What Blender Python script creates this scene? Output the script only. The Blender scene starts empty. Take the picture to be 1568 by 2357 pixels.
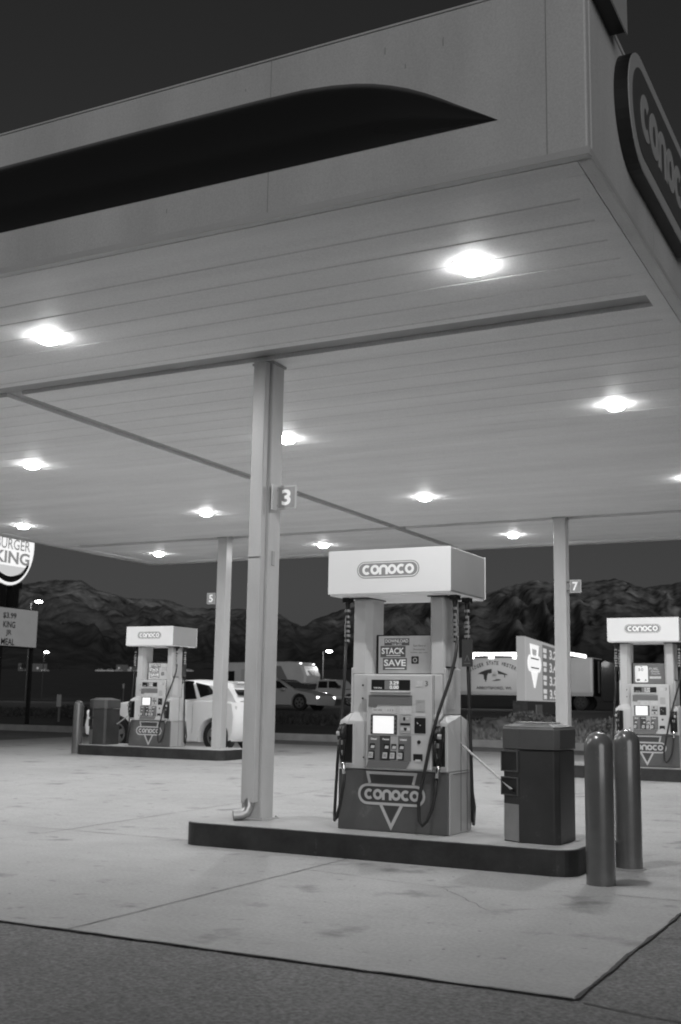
import bpy, bmesh, math, random
from mathutils import Vector, Matrix, noise
R = math.radians
PI = math.pi
random.seed(7)
S = bpy.context.scene
C = S.collection

# ------------------------------------------------------------------ camera
EYE = 1.30
_pitch, _roll, _yaw, _f = 0.165646334, 0.0174681928, 0.476262787, 2612.08
def _axes():
    fw = Vector((-math.sin(_yaw)*math.cos(_pitch), math.cos(_yaw)*math.cos(_pitch), math.sin(_pitch)))
    rt = Vector((math.cos(_yaw), math.sin(_yaw), 0)); up = rt.cross(fw)
    return rt*math.cos(_roll)+up*math.sin(_roll), -rt*math.sin(_roll)+up*math.cos(_roll), fw
_r, _u, _fw = _axes()
cam = bpy.data.cameras.new('camera'); cam.sensor_fit = 'VERTICAL'
cam.sensor_height = 36; cam.sensor_width = 24; cam.lens = 36*_f/2357
cam.clip_start = 0.05; cam.clip_end = 12000
co = bpy.data.objects.new('camera', cam); C.objects.link(co)
m = Matrix.Identity(4)
for i in range(3):
    m[i][0], m[i][1], m[i][2] = _r[i], _u[i], -_fw[i]
m[2][3] = EYE
co.matrix_world = m
S.camera = co
cam.dof.use_dof = True; cam.dof.focus_distance = 10.0; cam.dof.aperture_fstop = 3.6

# ------------------------------------------------------------------ dusk sky
w = bpy.data.worlds.new('World'); S.world = w; w.use_nodes = True
nt = w.node_tree; nt.nodes.clear()
sky = nt.nodes.new('ShaderNodeTexSky'); sky.sky_type = 'NISHITA'; sky.sun_disc = False
sky.sun_elevation = R(8.0); sky.sun_rotation = R(141)
sky.air_density = 1.0; sky.dust_density = 1.5; sky.ozone_density = 1.0
bw = nt.nodes.new('ShaderNodeRGBToBW')
bg = nt.nodes.new('ShaderNodeBackground'); bg.inputs['Strength'].default_value = 0.011
out = nt.nodes.new('ShaderNodeOutputWorld')
nt.links.new(sky.outputs[0], bw.inputs[0]); nt.links.new(bw.outputs[0], bg.inputs['Color'])
nt.links.new(bg.outputs[0], out.inputs['Surface'])

# the last of the daylight: a very weak, very soft sun low in the west
sl = bpy.data.lights.new('sun', 'SUN'); sl.energy = 0.75; sl.angle = R(40); sl.color = (1, 1, 1)
so = bpy.data.objects.new('sun', sl); C.objects.link(so)
so.rotation_euler = Vector((-.62, .76, -.14)).to_track_quat('-Z', 'Y').to_euler()

S.view_settings.view_transform = 'Standard'; S.view_settings.look = 'None'
S.view_settings.gamma = 1; S.view_settings.exposure = 0.22
LAMP_W = 57.0        # watts of each canopy light
S.render.engine = 'CYCLES'
S.cycles.max_bounces = 8; S.cycles.diffuse_bounces = 7; S.cycles.glossy_bounces = 4
S.cycles.transparent_max_bounces = 6
S.cycles.sample_clamp_indirect = 4.0
S.cycles.use_denoising = True
S.cycles.pixel_filter_type = 'BLACKMAN_HARRIS'; S.cycles.filter_width = 1.9
S.cycles.use_adaptive_sampling = False
S.cycles.use_light_tree = True

# ------------------------------------------------------------------ materials
def mat(name, g, rough=0.6, metal=0.0, var=0.0, scale=8.0, bump=0.0, bscale=60.0, emit=0.0, spec=0.5, coords='Object', detail=4, stretch=None, coat=0.0, grain=0.0, gs=160, wear=0.0):
    M = bpy.data.materials.new(name); M.use_nodes = True
    t = M.node_tree; b = t.nodes['Principled BSDF']
    b.inputs['Base Color'].default_value = (g, g, g, 1)
    b.inputs['Roughness'].default_value = rough; b.inputs['Metallic'].default_value = metal
    b.inputs['Specular IOR Level'].default_value = spec
    b.inputs['Coat Weight'].default_value = coat; b.inputs['Coat Roughness'].default_value = 0.08
    tc = t.nodes.new('ShaderNodeTexCoord'); src = tc.outputs[coords]
    if stretch:
        mp = t.nodes.new('ShaderNodeMapping'); mp.inputs['Scale'].default_value = stretch
        t.links.new(src, mp.inputs[0]); src = mp.outputs[0]
    if var > 0:
        n = t.nodes.new('ShaderNodeTexNoise'); n.inputs['Scale'].default_value = scale; n.inputs['Detail'].default_value = detail
        n.inputs['Roughness'].default_value = 0.6
        r = t.nodes.new('ShaderNodeValToRGB')
        lo, hi = g*(1-var), min(1, g*(1+var))
        r.color_ramp.elements[0].position = 0.3; r.color_ramp.elements[1].position = 0.7
        r.color_ramp.elements[0].color = (lo, lo, lo, 1); r.color_ramp.elements[1].color = (hi, hi, hi, 1)
        t.links.new(src, n.inputs['Vector']); t.links.new(n.outputs['Fac'], r.inputs[0]); t.links.new(r.outputs[0], b.inputs['Base Color'])
    if grain > 0:
        n3 = t.nodes.new('ShaderNodeTexNoise'); n3.inputs['Scale'].default_value = gs; n3.inputs['Detail'].default_value = 2; n3.inputs['Roughness'].default_value = 0.8
        q = t.nodes.new('ShaderNodeMapRange'); q.inputs[1].default_value = .3; q.inputs[2].default_value = .7; q.inputs[3].default_value = 1-grain; q.inputs[4].default_value = 1+grain
        x = t.nodes.new('ShaderNodeVectorMath'); x.operation = 'SCALE'
        t.links.new(tc.outputs[coords], n3.inputs['Vector']); t.links.new(n3.outputs['Fac'], q.inputs[0]); t.links.new(q.outputs[0], x.inputs['Scale'])
        if var > 0: t.links.new(r.outputs[0], x.inputs[0])
        else: x.inputs[0].default_value = (g, g, g)
        t.links.new(x.outputs[0], b.inputs['Base Color'])
    if wear > 0:
        n4 = t.nodes.new('ShaderNodeTexNoise'); n4.inputs['Scale'].default_value = 5.5; n4.inputs['Detail'].default_value = 9; n4.inputs['Roughness'].default_value = 0.75
        q4 = t.nodes.new('ShaderNodeMapRange'); q4.inputs[1].default_value = .60; q4.inputs[2].default_value = .66; q4.inputs[3].default_value = 0; q4.inputs[4].default_value = 1
        mx = t.nodes.new('ShaderNodeMix'); mx.data_type = 'RGBA'; mx.inputs['B'].default_value = (wear, wear, wear, 1)
        t.links.new(tc.outputs[coords], n4.inputs['Vector']); t.links.new(n4.outputs['Fac'], q4.inputs[0]); t.links.new(q4.outputs[0], mx.inputs['Factor'])
        if b.inputs['Base Color'].is_linked: t.links.new(b.inputs['Base Color'].links[0].from_socket, mx.inputs['A'])
        else: mx.inputs['A'].default_value = (g, g, g, 1)
        t.links.new(mx.outputs['Result'], b.inputs['Base Color'])
    if bump > 0:
        n2 = t.nodes.new('ShaderNodeTexNoise'); n2.inputs['Scale'].default_value = bscale; n2.inputs['Detail'].default_value = 3
        bp = t.nodes.new('ShaderNodeBump'); bp.inputs['Strength'].default_value = bump; bp.inputs['Distance'].default_value = 0.01
        t.links.new(src, n2.inputs['Vector']); t.links.new(n2.outputs['Fac'], bp.inputs['Height']); t.links.new(bp.outputs[0], b.inputs['Normal'])
    if emit > 0:
        b.inputs['Emission Color'].default_value = (1, 1, 1, 1); b.inputs['Emission Strength'].default_value = emit
    return M

M = {}
def ground_mat(name, g, patches, grain, stains=0.0, rough=0.85, bumpd=0.004, gscale=90):
    """concrete / asphalt: large patches, fine aggregate, darker stains with a shape of their own"""
    m_ = bpy.data.materials.new(name); m_.use_nodes = True
    t = m_.node_tree; b = t.nodes['Principled BSDF']; b.inputs['Roughness'].default_value = rough
    tc = t.nodes.new('ShaderNodeTexCoord')
    def nz(s, d=5, r=0.6):
        n = t.nodes.new('ShaderNodeTexNoise'); n.inputs['Scale'].default_value = s; n.inputs['Detail'].default_value = d
        n.inputs['Roughness'].default_value = r; t.links.new(tc.outputs['Object'], n.inputs['Vector']); return n.outputs['Fac']
    def mr(x, a, b_, c, d, clamp=True):
        q = t.nodes.new('ShaderNodeMapRange'); q.clamp = clamp
        for i, v in enumerate((a, b_, c, d)): q.inputs[i+1].default_value = v
        t.links.new(x, q.inputs[0]); return q.outputs[0]
    def mul(x, y):
        q = t.nodes.new('ShaderNodeMath'); q.operation = 'MULTIPLY'
        t.links.new(x, q.inputs[0])
        if isinstance(y, float): q.inputs[1].default_value = y
        else: t.links.new(y, q.inputs[1])
        return q.outputs[0]
    v = mr(nz(0.45), 0.3, 0.7, 1-patches, 1+patches)
    v = mul(v, mr(nz(3.1, 6, 0.7), 0.3, 0.7, 1-patches*0.5, 1+patches*0.5))
    g1 = nz(gscale, 3, 0.7)
    v = mul(v, mr(g1, 0.25, 0.75, 1-grain, 1+grain))
    if stains:
        v = mul(v, mr(nz(1.7, 4, 0.55), 0.60, 0.72, 1.0, 1-stains))
        v = mul(v, mr(nz(5.2, 2, 0.5), 0.66, 0.76, 1.0, 1-stains*0.7))
        v = mul(v, mr(nz(14.0, 2, 0.5), 0.70, 0.76, 1.0, 1-stains))
        mp = t.nodes.new('ShaderNodeMapping'); mp.inputs['Scale'].default_value = (.35, 5.0, 1); mp.inputs['Rotation'].default_value = (0, 0, R(6))
        t.links.new(tc.outputs['Object'], mp.inputs[0]); ny = t.nodes.new('ShaderNodeTexNoise'); ny.inputs['Scale'].default_value = 1.3; ny.inputs['Detail'].default_value = 5
        t.links.new(mp.outputs[0], ny.inputs['Vector']); v = mul(v, mr(ny.outputs['Fac'], 0.55, 0.72, 1.0, 1-stains*0.12))
    v = mul(v, g)
    t.links.new(v, b.inputs['Base Color'])
    bp = t.nodes.new('ShaderNodeBump'); bp.inputs['Strength'].default_value = 0.6; bp.inputs['Distance'].default_value = bumpd
    t.links.new(g1, bp.inputs['Height']); t.links.new(bp.outputs[0], b.inputs['Normal'])
    return m_

M['concrete'] = ground_mat('concrete', 0.35, 0.11, 0.18, 0.46, 0.8, 0.003, 38)
M['island_top'] = ground_mat('island_concrete', 0.36, 0.10, 0.10, 0.15, 0.8, 0.002, 60)
M['asphalt'] = ground_mat('asphalt', 0.17, 0.20, 0.62, 0.0, 0.9, 0.010, 42)
M['road'] = ground_mat('road_asphalt', 0.07, 0.2, 0.3, 0.0, 0.9, 0.006, 20)
M['grass'] = ground_mat('dry_grass', 0.085, 0.35, 0.45, 0.0, 0.95, 0.03, 4)
M['joint'] = mat('joint_filler', 0.07, 0.9, var=0.4, scale=10)
M['joint2'] = mat('saw_cut', 0.20, 0.9, var=0.3, scale=6)
M['kerb_side'] = mat('kerb_black_paint', 0.027, 0.55, wear=0.07, var=0.5, scale=4, bump=0.3, bscale=30)
M['kerb'] = mat('kerb_concrete', 0.28, 0.8, var=0.15, scale=3)
M['white_paint'] = mat('white_painted_steel', 0.60, 0.45, var=0.05, scale=1.5, bump=0.03, bscale=5, grain=.06)
M['fascia'] = mat('white_fascia_panel', 0.66, 0.5, var=0.10, scale=1.1, bump=0.04, bscale=3, stretch=(1.6, 1.6, 0.35), grain=.09, gs=70)
M['soffit'] = mat('white_ribbed_deck', 0.90, 0.55, var=0.07, scale=1.0, stretch=(0.25, 2.2, 1), bump=0.05, bscale=2.5, spec=0.15, grain=.07, gs=55)
M['girder'] = mat('grey_painted_girder', 0.36, 0.5, var=0.1, scale=2)
M['column'] = mat('cream_painted_column', 0.47, 0.36, var=0.08, scale=3, bump=0.05, bscale=12, stretch=(2, 2, .4), grain=.07)
M['seam'] = mat('fascia_seam_line', 0.40, 0.7)  # joint tone, darker than the fascia sheets
M['roof'] = mat('roof_deck', 0.3, 0.8)
M['swoosh'] = mat('dark_gloss_panel', 0.020, 0.26, spec=0.7)
M['dark_return'] = mat('dark_sign_return', 0.02, 0.45)
M['sign_dark'] = mat('dark_red_sign_face', 0.11, 0.4)
M['sign_light'] = mat('pale_sign_face', 0.52, 0.4, grain=.06)
M['skirt'] = mat('mid_grey_pump_cover', 0.102, 0.42, wear=0.14, var=0.10, scale=5, bump=0.05)
M['skirt_line'] = mat('pale_decal', 0.52, 0.45)
M['pump'] = mat('pale_grey_pump_casing', 0.56, 0.42, var=0.05, scale=4, bump=0.06, bscale=40)
M['pump2'] = mat('light_grey_pump_door', 0.44, 0.45, var=0.05, scale=6)
M['advert'] = mat('pale_backlit_advert', 0.55, 0.4, var=0.04, scale=20, emit=0.05)
M['pump_side'] = mat('brushed_side_panel', 0.40, 0.40, var=0.08, scale=3, stretch=(1, 1, 0.1))
M['valance'] = mat('white_valance_face', 0.78, 0.4, var=0.02, scale=3, emit=0.08)
M['valance_side'] = mat('grey_valance_side', 0.36, 0.45, var=0.04, scale=3)
M['logo_grey'] = mat('mid_grey_logo', 0.27, 0.45, emit=0.03)
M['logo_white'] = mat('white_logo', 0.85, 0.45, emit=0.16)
M['black'] = mat('black_plastic', 0.015, 0.4, spec=0.5)
M['rubber'] = mat('black_rubber', 0.02, 0.5, var=0.3, scale=30)
M['chrome'] = mat('polished_metal', 0.7, 0.18, metal=1.0)
M['steel'] = mat('brushed_steel', 0.45, 0.4, metal=0.9, var=0.1, scale=6)
M['dark_grey'] = mat('dark_grey_plastic', 0.055, 0.5)
M['mid_grey'] = mat('mid_grey_plastic', 0.17, 0.5)
M['flag_grey'] = mat('faded_flag_panel', 0.32, 0.5)
M['light'] = mat('light_label', 0.62, 0.5, var=0.12, scale=60)
M['pale'] = mat('pale_label', 0.42, 0.5, var=0.1, scale=50)
M['screen'] = mat('lit_screen', 0.5, 0.3, emit=0.62)
M['digits'] = mat('lit_digits', 0.4, 0.4, emit=0.45)
M['display_grey'] = mat('display_backlight', 0.14, 0.3, emit=0.05)
M['glass_dark'] = mat('dark_glass', 0.012, 0.08, spec=0.7)
M['can'] = mat('dark_bin_shell', 0.040, 0.42, wear=0.075, var=0.15, scale=5, bump=0.06)
M['can_lid'] = mat('bin_lid', 0.085, 0.45, var=0.12, scale=6)
M['lid_top'] = mat('lamplit_dusty_lid_top', 0.30, 0.55, var=0.25, scale=7)  # paler than the lid rim: lamplight from above and dust put into the colour
M['bollard'] = mat('painted_bollard', 0.102, wear=0.15, rough=0.30, var=0.12, scale=6, bump=0.06, bscale=18, coat=0.8)
M['white_car'] = mat('white_car_paint', 0.93, 0.3, coat=0.2, spec=0.5)
M['silver_car'] = mat('silver_car_paint', 0.42, 0.3, metal=0.0, coat=0.5)
M['dark_car'] = mat('dark_car_paint', 0.03, 0.3, coat=0.5)
M['rv'] = mat('pale_fibreglass', 0.52, 0.4, var=0.06, scale=1.5)
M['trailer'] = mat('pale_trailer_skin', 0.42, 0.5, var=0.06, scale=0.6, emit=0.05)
M['ink'] = mat('dark_ink', 0.02, 0.6)
M['lens'] = mat('lit_lens', 0.8, 0.4, emit=46.0)
M['lens_rim'] = mat('lit_prism_rim', 0.8, 0.4, emit=380.0)
M['lens_ring'] = mat('lamp_housing', 0.75, 0.4)
M['headlight'] = mat('headlight_glow', 0.8, 0.3, emit=2.6)
M['headlight_dim'] = mat('headlight_dim', 0.7, 0.3, emit=0.25)
M['lit_sign'] = mat('lit_sign_face', 0.8, 0.5, emit=0.72)
M['lit_mid'] = mat('lit_sign_lettering', 0.2, 0.5, emit=0.19)
M['lit_soft'] = mat('lit_sign_pale_shape', 0.4, 0.5, emit=0.45)
M['board'] = mat('lit_reader_board', 0.3, 0.5, var=0.1, scale=2, emit=0.115)
M['lit_bar'] = mat('lit_light_bar', 0.8, 0.5, emit=1.1)
M['price_face'] = mat('price_sign_face', 0.30, 0.5, var=0.05, emit=0.27)
M['price_side'] = mat('price_sign_side', 0.36, 0.5, emit=0.20)
M['price_dark'] = mat('price_sign_band', 0.1, 0.5, emit=0.10)
M['brick'] = mat('brick_pedestal', 0.10, 0.8, var=0.3, scale=8, bump=0.4, bscale=12, emit=0.004)
M['glow'] = mat('lit_street_lamp', 0.8, 0.5, emit=18.0)
M['town_glow'] = mat('distant_window_light', 0.5, 0.5, emit=0.12)
M['far_wall'] = mat('distant_dim_wall', 0.16, 0.8)
M['bark'] = mat('bark', 0.04, 0.9, var=0.4, scale=6)
M['leaf'] = mat('dark_foliage', 0.05, 0.8, var=0.5, scale=1.2)
M['shrub'] = mat('pale_shrub_foliage', 0.34, 0.8, var=0.4, scale=3)
M['rock'] = mat('pale_rock', 0.26, 0.85, var=0.3, scale=2, bump=0.6, bscale=6)

# ------------------------------------------------------------------ helpers
class B:
    def __init__(s): s.v = []; s.f = []
    def add(s, vs, fs, T=None):
        o = len(s.v)
        for p in vs: s.v.append(T(p) if T else tuple(p))
        for f in fs: s.f.append(tuple(i+o for i in f))
        return s
    def box(s, x0, x1, y0, y1, z0, z1, T=None):
        vs = [(x, y, z) for z in (z0, z1) for y in (y0, y1) for x in (x0, x1)]
        return s.add(vs, [(0, 2, 3, 1), (4, 5, 7, 6), (0, 1, 5, 4), (2, 6, 7, 3), (0, 4, 6, 2), (1, 3, 7, 5)], T)
    def prism(s, poly, d0, d1, T=None):
        """poly in (u,v) extruded along n from d0 to d1; T maps (u,v,n)"""
        n = len(poly); T = T or (lambda p: p)
        vs = [(a, b, d0) for a, b in poly]+[(a, b, d1) for a, b in poly]
        fs = [tuple(range(n-1, -1, -1)), tuple(range(n, 2*n))]+[(i, (i+1) % n, n+(i+1) % n, n+i) for i in range(n)]
        return s.add(vs, fs, T)
    def tube(s, pts, r, seg=8, cap=True):
        pts = [Vector(p) for p in pts]; n = len(pts); rr = r if isinstance(r, (list, tuple)) else [r]*n
        o = len(s.v); prev = None
        for i, p in enumerate(pts):
            d = (pts[min(i+1, n-1)]-pts[max(i-1, 0)]).normalized()
            if prev is None: a = d.orthogonal().normalized()
            else:
                a = prev-d*prev.dot(d); a = a.normalized() if a.length > 1e-6 else d.orthogonal().normalized()
            prev = a; b = d.cross(a)
            for k in range(seg):
                t = 2*PI*k/seg; s.v.append(tuple(p+(a*math.cos(t)+b*math.sin(t))*rr[i]))
        for i in range(n-1):
            for k in range(seg):
                k2 = (k+1) % seg
                s.f.append((o+i*seg+k, o+i*seg+k2, o+(i+1)*seg+k2, o+(i+1)*seg+k))
        if cap:
            s.f.append(tuple(o+k for k in range(seg-1, -1, -1))); s.f.append(tuple(o+(n-1)*seg+k for k in range(seg)))
        return s
    def lathe(s, prof, cx=0, cy=0, seg=24):
        o = len(s.v); n = len(prof)
        for r, z in prof:
            for k in range(seg):
                t = 2*PI*k/seg; s.v.append((cx+r*math.cos(t), cy+r*math.sin(t), z))
        for i in range(n-1):
            for k in range(seg):
                k2 = (k+1) % seg; s.f.append((o+i*seg+k, o+i*seg+k2, o+(i+1)*seg+k2, o+(i+1)*seg+k))
        s.f.append(tuple(o+k for k in range(seg-1, -1, -1))); s.f.append(tuple(o+(n-1)*seg+k for k in range(seg)))
        return s
    def stroke(s, pts, wd, T, n0=0.0, n1=0.004, closed=False):
        """flat ribbon of width wd along 2-D points with mitred joints"""
        P = [Vector(p) for p in pts]; n = len(P); L = []; Rr = []
        for i in range(n):
            a = P[(i-1) % n] if (closed or i > 0) else P[i]; b = P[(i+1) % n] if (closed or i < n-1) else P[i]
            d1 = (P[i]-a); d2 = (b-P[i])
            if d1.length < 1e-9: d1 = d2
            if d2.length < 1e-9: d2 = d1
            d1 = d1.normalized(); d2 = d2.normalized()
            n1_ = Vector((-d1.y, d1.x)); n2_ = Vector((-d2.y, d2.x)); mm = (n1_+n2_)
            mm = mm.normalized() if mm.length > 1e-6 else n1_
            k = wd/2/max(0.35, mm.dot(n1_))
            L.append(P[i]+mm*k); Rr.append(P[i]-mm*k)
        for i in range(n if closed else n-1):
            j = (i+1) % n
            q = [L[i], Rr[i], Rr[j], L[j]]
            s.prism([(c.x, c.y) for c in q], n0, n1, T)
        return s
    def ok(s): return len(s.f) > 0

def obj(name, b, m_, parent=None, smooth=False, bevel=0.0, seg=2, loc=None):
    me = bpy.data.meshes.new(name); me.from_pydata(b.v, [], b.f); me.materials.append(m_)
    bm = bmesh.new(); bm.from_mesh(me); bmesh.ops.recalc_face_normals(bm, faces=bm.faces); bm.to_mesh(me); bm.free()
    if smooth:
        for p in me.polygons: p.use_smooth = True
    o = bpy.data.objects.new(name, me); C.objects.link(o)
    if parent: o.parent = parent
    if loc: o.location = loc
    if bevel:
        md = o.modifiers.new('bevel', 'BEVEL'); md.width = bevel; md.segments = seg; md.limit_method = 'ANGLE'; md.angle_limit = R(40)
        md.harden_normals = False
    return o
def smooth_angle(o, ang=40):
    me = o.data
    for p in me.polygons: p.use_smooth = True
    try: me.set_sharp_from_angle(angle=R(ang))
    except Exception: pass
    return o
def tag(o, label, cat, group=None, kind=None):
    if label: o['label'] = label
    if cat: o['category'] = cat
    if group: o['group'] = group
    if kind: o['kind'] = kind
    return o
def empty(name, loc, rz=0.0):
    e = bpy.data.objects.new(name, None); C.objects.link(e); e.location = loc; e.rotation_euler = (0, 0, rz); e.empty_display_size = 0.3
    return e
def thing(name, loc, label, cat, group=None, rz=0.0): return tag(empty(name, loc, rz), label, cat, group)
def struct(o): o['kind'] = 'structure'; return o
def copy_tree(o, parent=None):
    c = o.copy(); C.objects.link(c); c.parent = parent
    for ch in list(o.children): copy_tree(ch, c)
    return c
def frame(O, U, V, N):
    O, U, V, N = map(Vector, (O, U, V, N))
    return lambda p: tuple(O+U*p[0]+V*p[1]+N*p[2])

_tc = {}
def glyphs(body, bold=0.0):
    key = (body, bold)
    if key not in _tc:
        cu = bpy.data.curves.new('t', 'FONT'); cu.body = body; cu.size = 1; cu.extrude = 0; cu.offset = bold; cu.resolution_u = 3
        o = bpy.data.objects.new('t', cu); C.objects.link(o)
        dg = bpy.context.evaluated_depsgraph_get(); me = bpy.data.meshes.new_from_object(o.evaluated_get(dg))
        vs = [(v.co.x, v.co.y) for v in me.vertices]; fs = [tuple(p.vertices) for p in me.polygons]
        bpy.data.objects.remove(o); bpy.data.curves.remove(cu); bpy.data.meshes.remove(me)
        x0 = min(v[0] for v in vs); x1 = max(v[0] for v in vs); y0 = min(v[1] for v in vs); y1 = max(v[1] for v in vs)
        _tc[key] = ([((a-x0)/(x1-x0)-0.5, (b-y0)/(y1-y0)-0.5) for a, b in vs], fs, (x1-x0)/(y1-y0))
    return _tc[key]
def text(b, body, cu, cv, wd, ht, T, n=0.004, bold=0.0, rot=0.0):
    vs, fs, asp = glyphs(body, bold)
    if wd is None: wd = ht*asp
    c, s = math.cos(rot), math.sin(rot)
    b.add([(cu+(x*wd*c-y*ht*s), cv+(x*wd*s+y*ht*c), n) for x, y in vs], fs, T)
    return b

def arc(cx, cy, rx, ry, a0, a1, n=14): return [(cx+rx*math.cos(R(a0+(a1-a0)*i/n)), cy+ry*math.sin(R(a0+(a1-a0)*i/n))) for i in range(n+1)]
def wordmark(b, cu, cv, wd, ht, T, n0=0.0, n1=0.004):
    """the rounded lower-case lettering: c o n o c o"""
    pitch = wd/6.0; rx = pitch*0.375; ry = ht*0.365; sw = ht*0.27
    for i, ch in enumerate('conoco'):
        x = cu-wd/2+pitch*(i+0.5)
        if ch == 'o': b.stroke(arc(x, cv, rx, ry, 0, 360, 22)[:-1], sw, T, n0, n1, True)
        elif ch == 'c': b.stroke(arc(x+pitch*.04, cv, rx, ry, 48, 312, 18), sw, T, n0, n1)
        else:
            p = [(x+rx, cv-ht/2)]+arc(x, cv+ry*0.15, rx, ry*0.85, 0, 180, 12)+[(x-rx, cv-ht/2)]
            b.stroke(p, sw, T, n0, n1)
    return b
def pill(cu, cv, wd, ht, n=12):
    r = ht/2
    return arc(cu+wd/2-r, cv, r, r, -90, 90, n)+arc(cu-wd/2+r, cv, r, r, 90, 270, n)

def gz(y):
    pts = [(-4000, 0), (9, 0), (19.3, .13), (26, .2), (30, .36), (36, .6), (42, .78), (48, .95), (85, 1.0), (110, 1.6), (150, 3.0), (300, 9.0), (700, 22), (1500, 48), (6000, 60)]
    for (a, b), (c, d) in zip(pts, pts[1:]):
        if y <= c: return b+(d-b)*(y-a)/(c-a)
    return 60
def sheet(name, x0, x1, y0, y1, dz, m_, dx=8.0, wob=0.0):
    b = B(); ys = []; y = y0
    marks = [v for v in (9, 19.3, 26, 30, 36, 42, 48, 85, 110, 150, 300, 700, 1500) if y0 < v < y1]
    ys = [y0]+marks+[y1]; yy = []
    for a, c in zip(ys, ys[1:]):
        k = max(1, min(12, int((c-a)/6)))
        yy += [a+(c-a)*i/k for i in range(k)]
    yy.append(y1); nx = max(1, min(60, int((x1-x0)/dx)))
    vs = [(x0+(x1-x0)*i/nx, y, gz(y)+dz+(noise.noise(Vector((x0+(x1-x0)*i/nx, y, 3))*0.11)*wob if wob else 0)) for y in yy for i in range(nx+1)]
    fs = [(j*(nx+1)+i, j*(nx+1)+i+1, (j+1)*(nx+1)+i+1, (j+1)*(nx+1)+i) for j in range(len(yy)-1) for i in range(nx)]
    b.add(vs, fs); return struct(obj(name, b, m_))

# ------------------------------------------------------------------ ground
sheet('ground', -3500, 3000, -300, 5200, -0.03, M['grass'], 90)
sheet('asphalt_apron', -60, 30, -25, 27.3, -0.008, M['asphalt'], 6)
sheet('forecourt_concrete', -21.5, -1.5, 5.29, 25.9, 0.0, M['concrete'], 4)
sheet('road', -160, 60, 41, 86, -0.012, M['road'], 20)
sheet('driveway', -60, -13, 27.7, 33.5, -0.012, M['road'], 20)
def strip(name, pts, wd, m_, jit=0.0, dz=0.003):
    b = B(); P = []
    for (a, c) in zip(pts, pts[1:]):
        a, c = Vector(a), Vector(c); n = max(2, int((c-a).length/0.05))
        for i in range(n): P.append(a+(c-a)*i/n)
    P.append(Vector(pts[-1])); L = []
    for i, p in enumerate(P):
        d = (P[min(i+1, len(P)-1)]-P[max(i-1, 0)]).normalized(); nn = Vector((-d.y, d.x))
        j = jit*(noise.noise(Vector((p.x*2.3, p.y*2.3, 5)))+.8*noise.noise(Vector((p.x*9, p.y*9, 5)))); ww = wd*(1+0.9*noise.noise(Vector((p.x*5, p.y*5, 9))) if jit else 1)
        L.append((p+nn*(ww/2+j), p-nn*(ww/2-j)))
    vs = [(q.x, q.y, gz(q.y)+dz) for pr_ in L for q in pr_]
    fs = [(2*i, 2*i+1, 2*i+3, 2*i+2) for i in range(len(P)-1)]
    b.add(vs, fs); return struct(obj(name, b, m_))
strip('pad_edge_joint', [(-21.5, 5.29), (-1.51, 5.29)], 0.013, M['joint'], 0.010)
strip('pad_edge_joint', [(-1.5, 5.30), (-1.5, 25.9)], 0.016, M['joint'], 0.010)
strip('concrete_joint', [(-4.43, 5.30), (-4.43, 8.84)], 0.012, M['joint2'], 0.004)
strip('concrete_joint', [(-7.69, 5.30), (-7.69, 25.3)], 0.012, M['joint2'], 0.004)
strip('concrete_joint', [(-11.6, 5.30), (-11.6, 18.9)], 0.012, M['joint2'], 0.004)
strip('concrete_joint', [(-21.4, 9.1), (-6.14, 9.1)], 0.012, M['joint2'], 0.004)
strip('concrete_joint', [(-2.05, 8.24), (-1.52, 8.24)], 0.012, M['joint2'], 0.004)
strip('concrete_joint', [(-4.4, 8.1), (-3.2, 7.86), (-2.6, 7.2), (-2.0, 7.7)], 0.006, M['joint2'], 0.03, 0.002)
strip('concrete_joint', [(-21.4, 14.3), (-1.52, 14.3)], 0.012, M['joint2'], 0.004)
strip('asphalt_crack', [(-1.46, 5.27), (-1.30, 5.22), (-1.12, 5.19), (-0.2, 5.05)], 0.010, M['joint'], 0.02, -0.004)
strip('asphalt_crack', [(-1.47, 6.9), (-1.2, 7.0), (-0.6, 6.85), (0.4, 7.1)], 0.007, M['joint'], 0.03, -0.004)
# kerb at the back edge of the forecourt and a second one along the drive
def kerb(y, x0, x1, h=0.14, wd=0.2):
    b = B(); b.box(x0, x1, y, y+wd, gz(y)-0.1, gz(y)+h)
    return struct(obj('kerb', b, M['kerb'], bevel=0.02))
kerb(27.4, -60, 40, 0.17, 0.25)

# ------------------------------------------------------------------ canopy
CZ = 4.60; CX0, CX1, CY0, CY1 = -17.10, -1.64, 6.354, 22.9; FT = 5.79
can = thing('fuel_canopy', (-9.4, 14.6, CZ), 'huge flat white fuel station canopy with dark curved stripe overhead', 'canopy')
def P_(b): # into canopy local space
    b.v = [(x+9.4, y-14.6, z-CZ) for x, y, z in b.v]; return b
b = B()   # fascia: four panels butted at the corners
obj('fascia_panel', P_(B().box(CX0, CX1, CY0, CY0+0.09, CZ, FT)), M['fascia'], can, bevel=0.012)
obj('fascia_panel', P_(B().box(CX1-0.09, CX1+0.002, CY0+0.092, CY1-0.092, CZ, FT)), M['fascia'], can, bevel=0.012)
obj('fascia_panel', P_(B().box(CX0, CX1, CY1-0.09, CY1, CZ, FT)), M['fascia'], can, bevel=0.012)
obj('fascia_panel', P_(B().box(CX0-0.002, CX0+0.09, CY0+0.092, CY1-0.092, CZ, FT)), M['fascia'], can, bevel=0.012)
obj('roof_deck', P_(B().box(CX0+0.1, CX1-0.1, CY0+0.1, CY1-0.1, 4.95, 5.05)), M['roof'], can)
b = B()   # thin drip trim standing proud along the bottom edges
b.box(CX0-0.012, CX1+0.012, CY0-0.012, CY0-0.001, CZ-0.012, CZ+0.035)
b.box(CX1+0.003, CX1+0.014, CY0, CY1, CZ-0.012, CZ+0.035)
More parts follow.
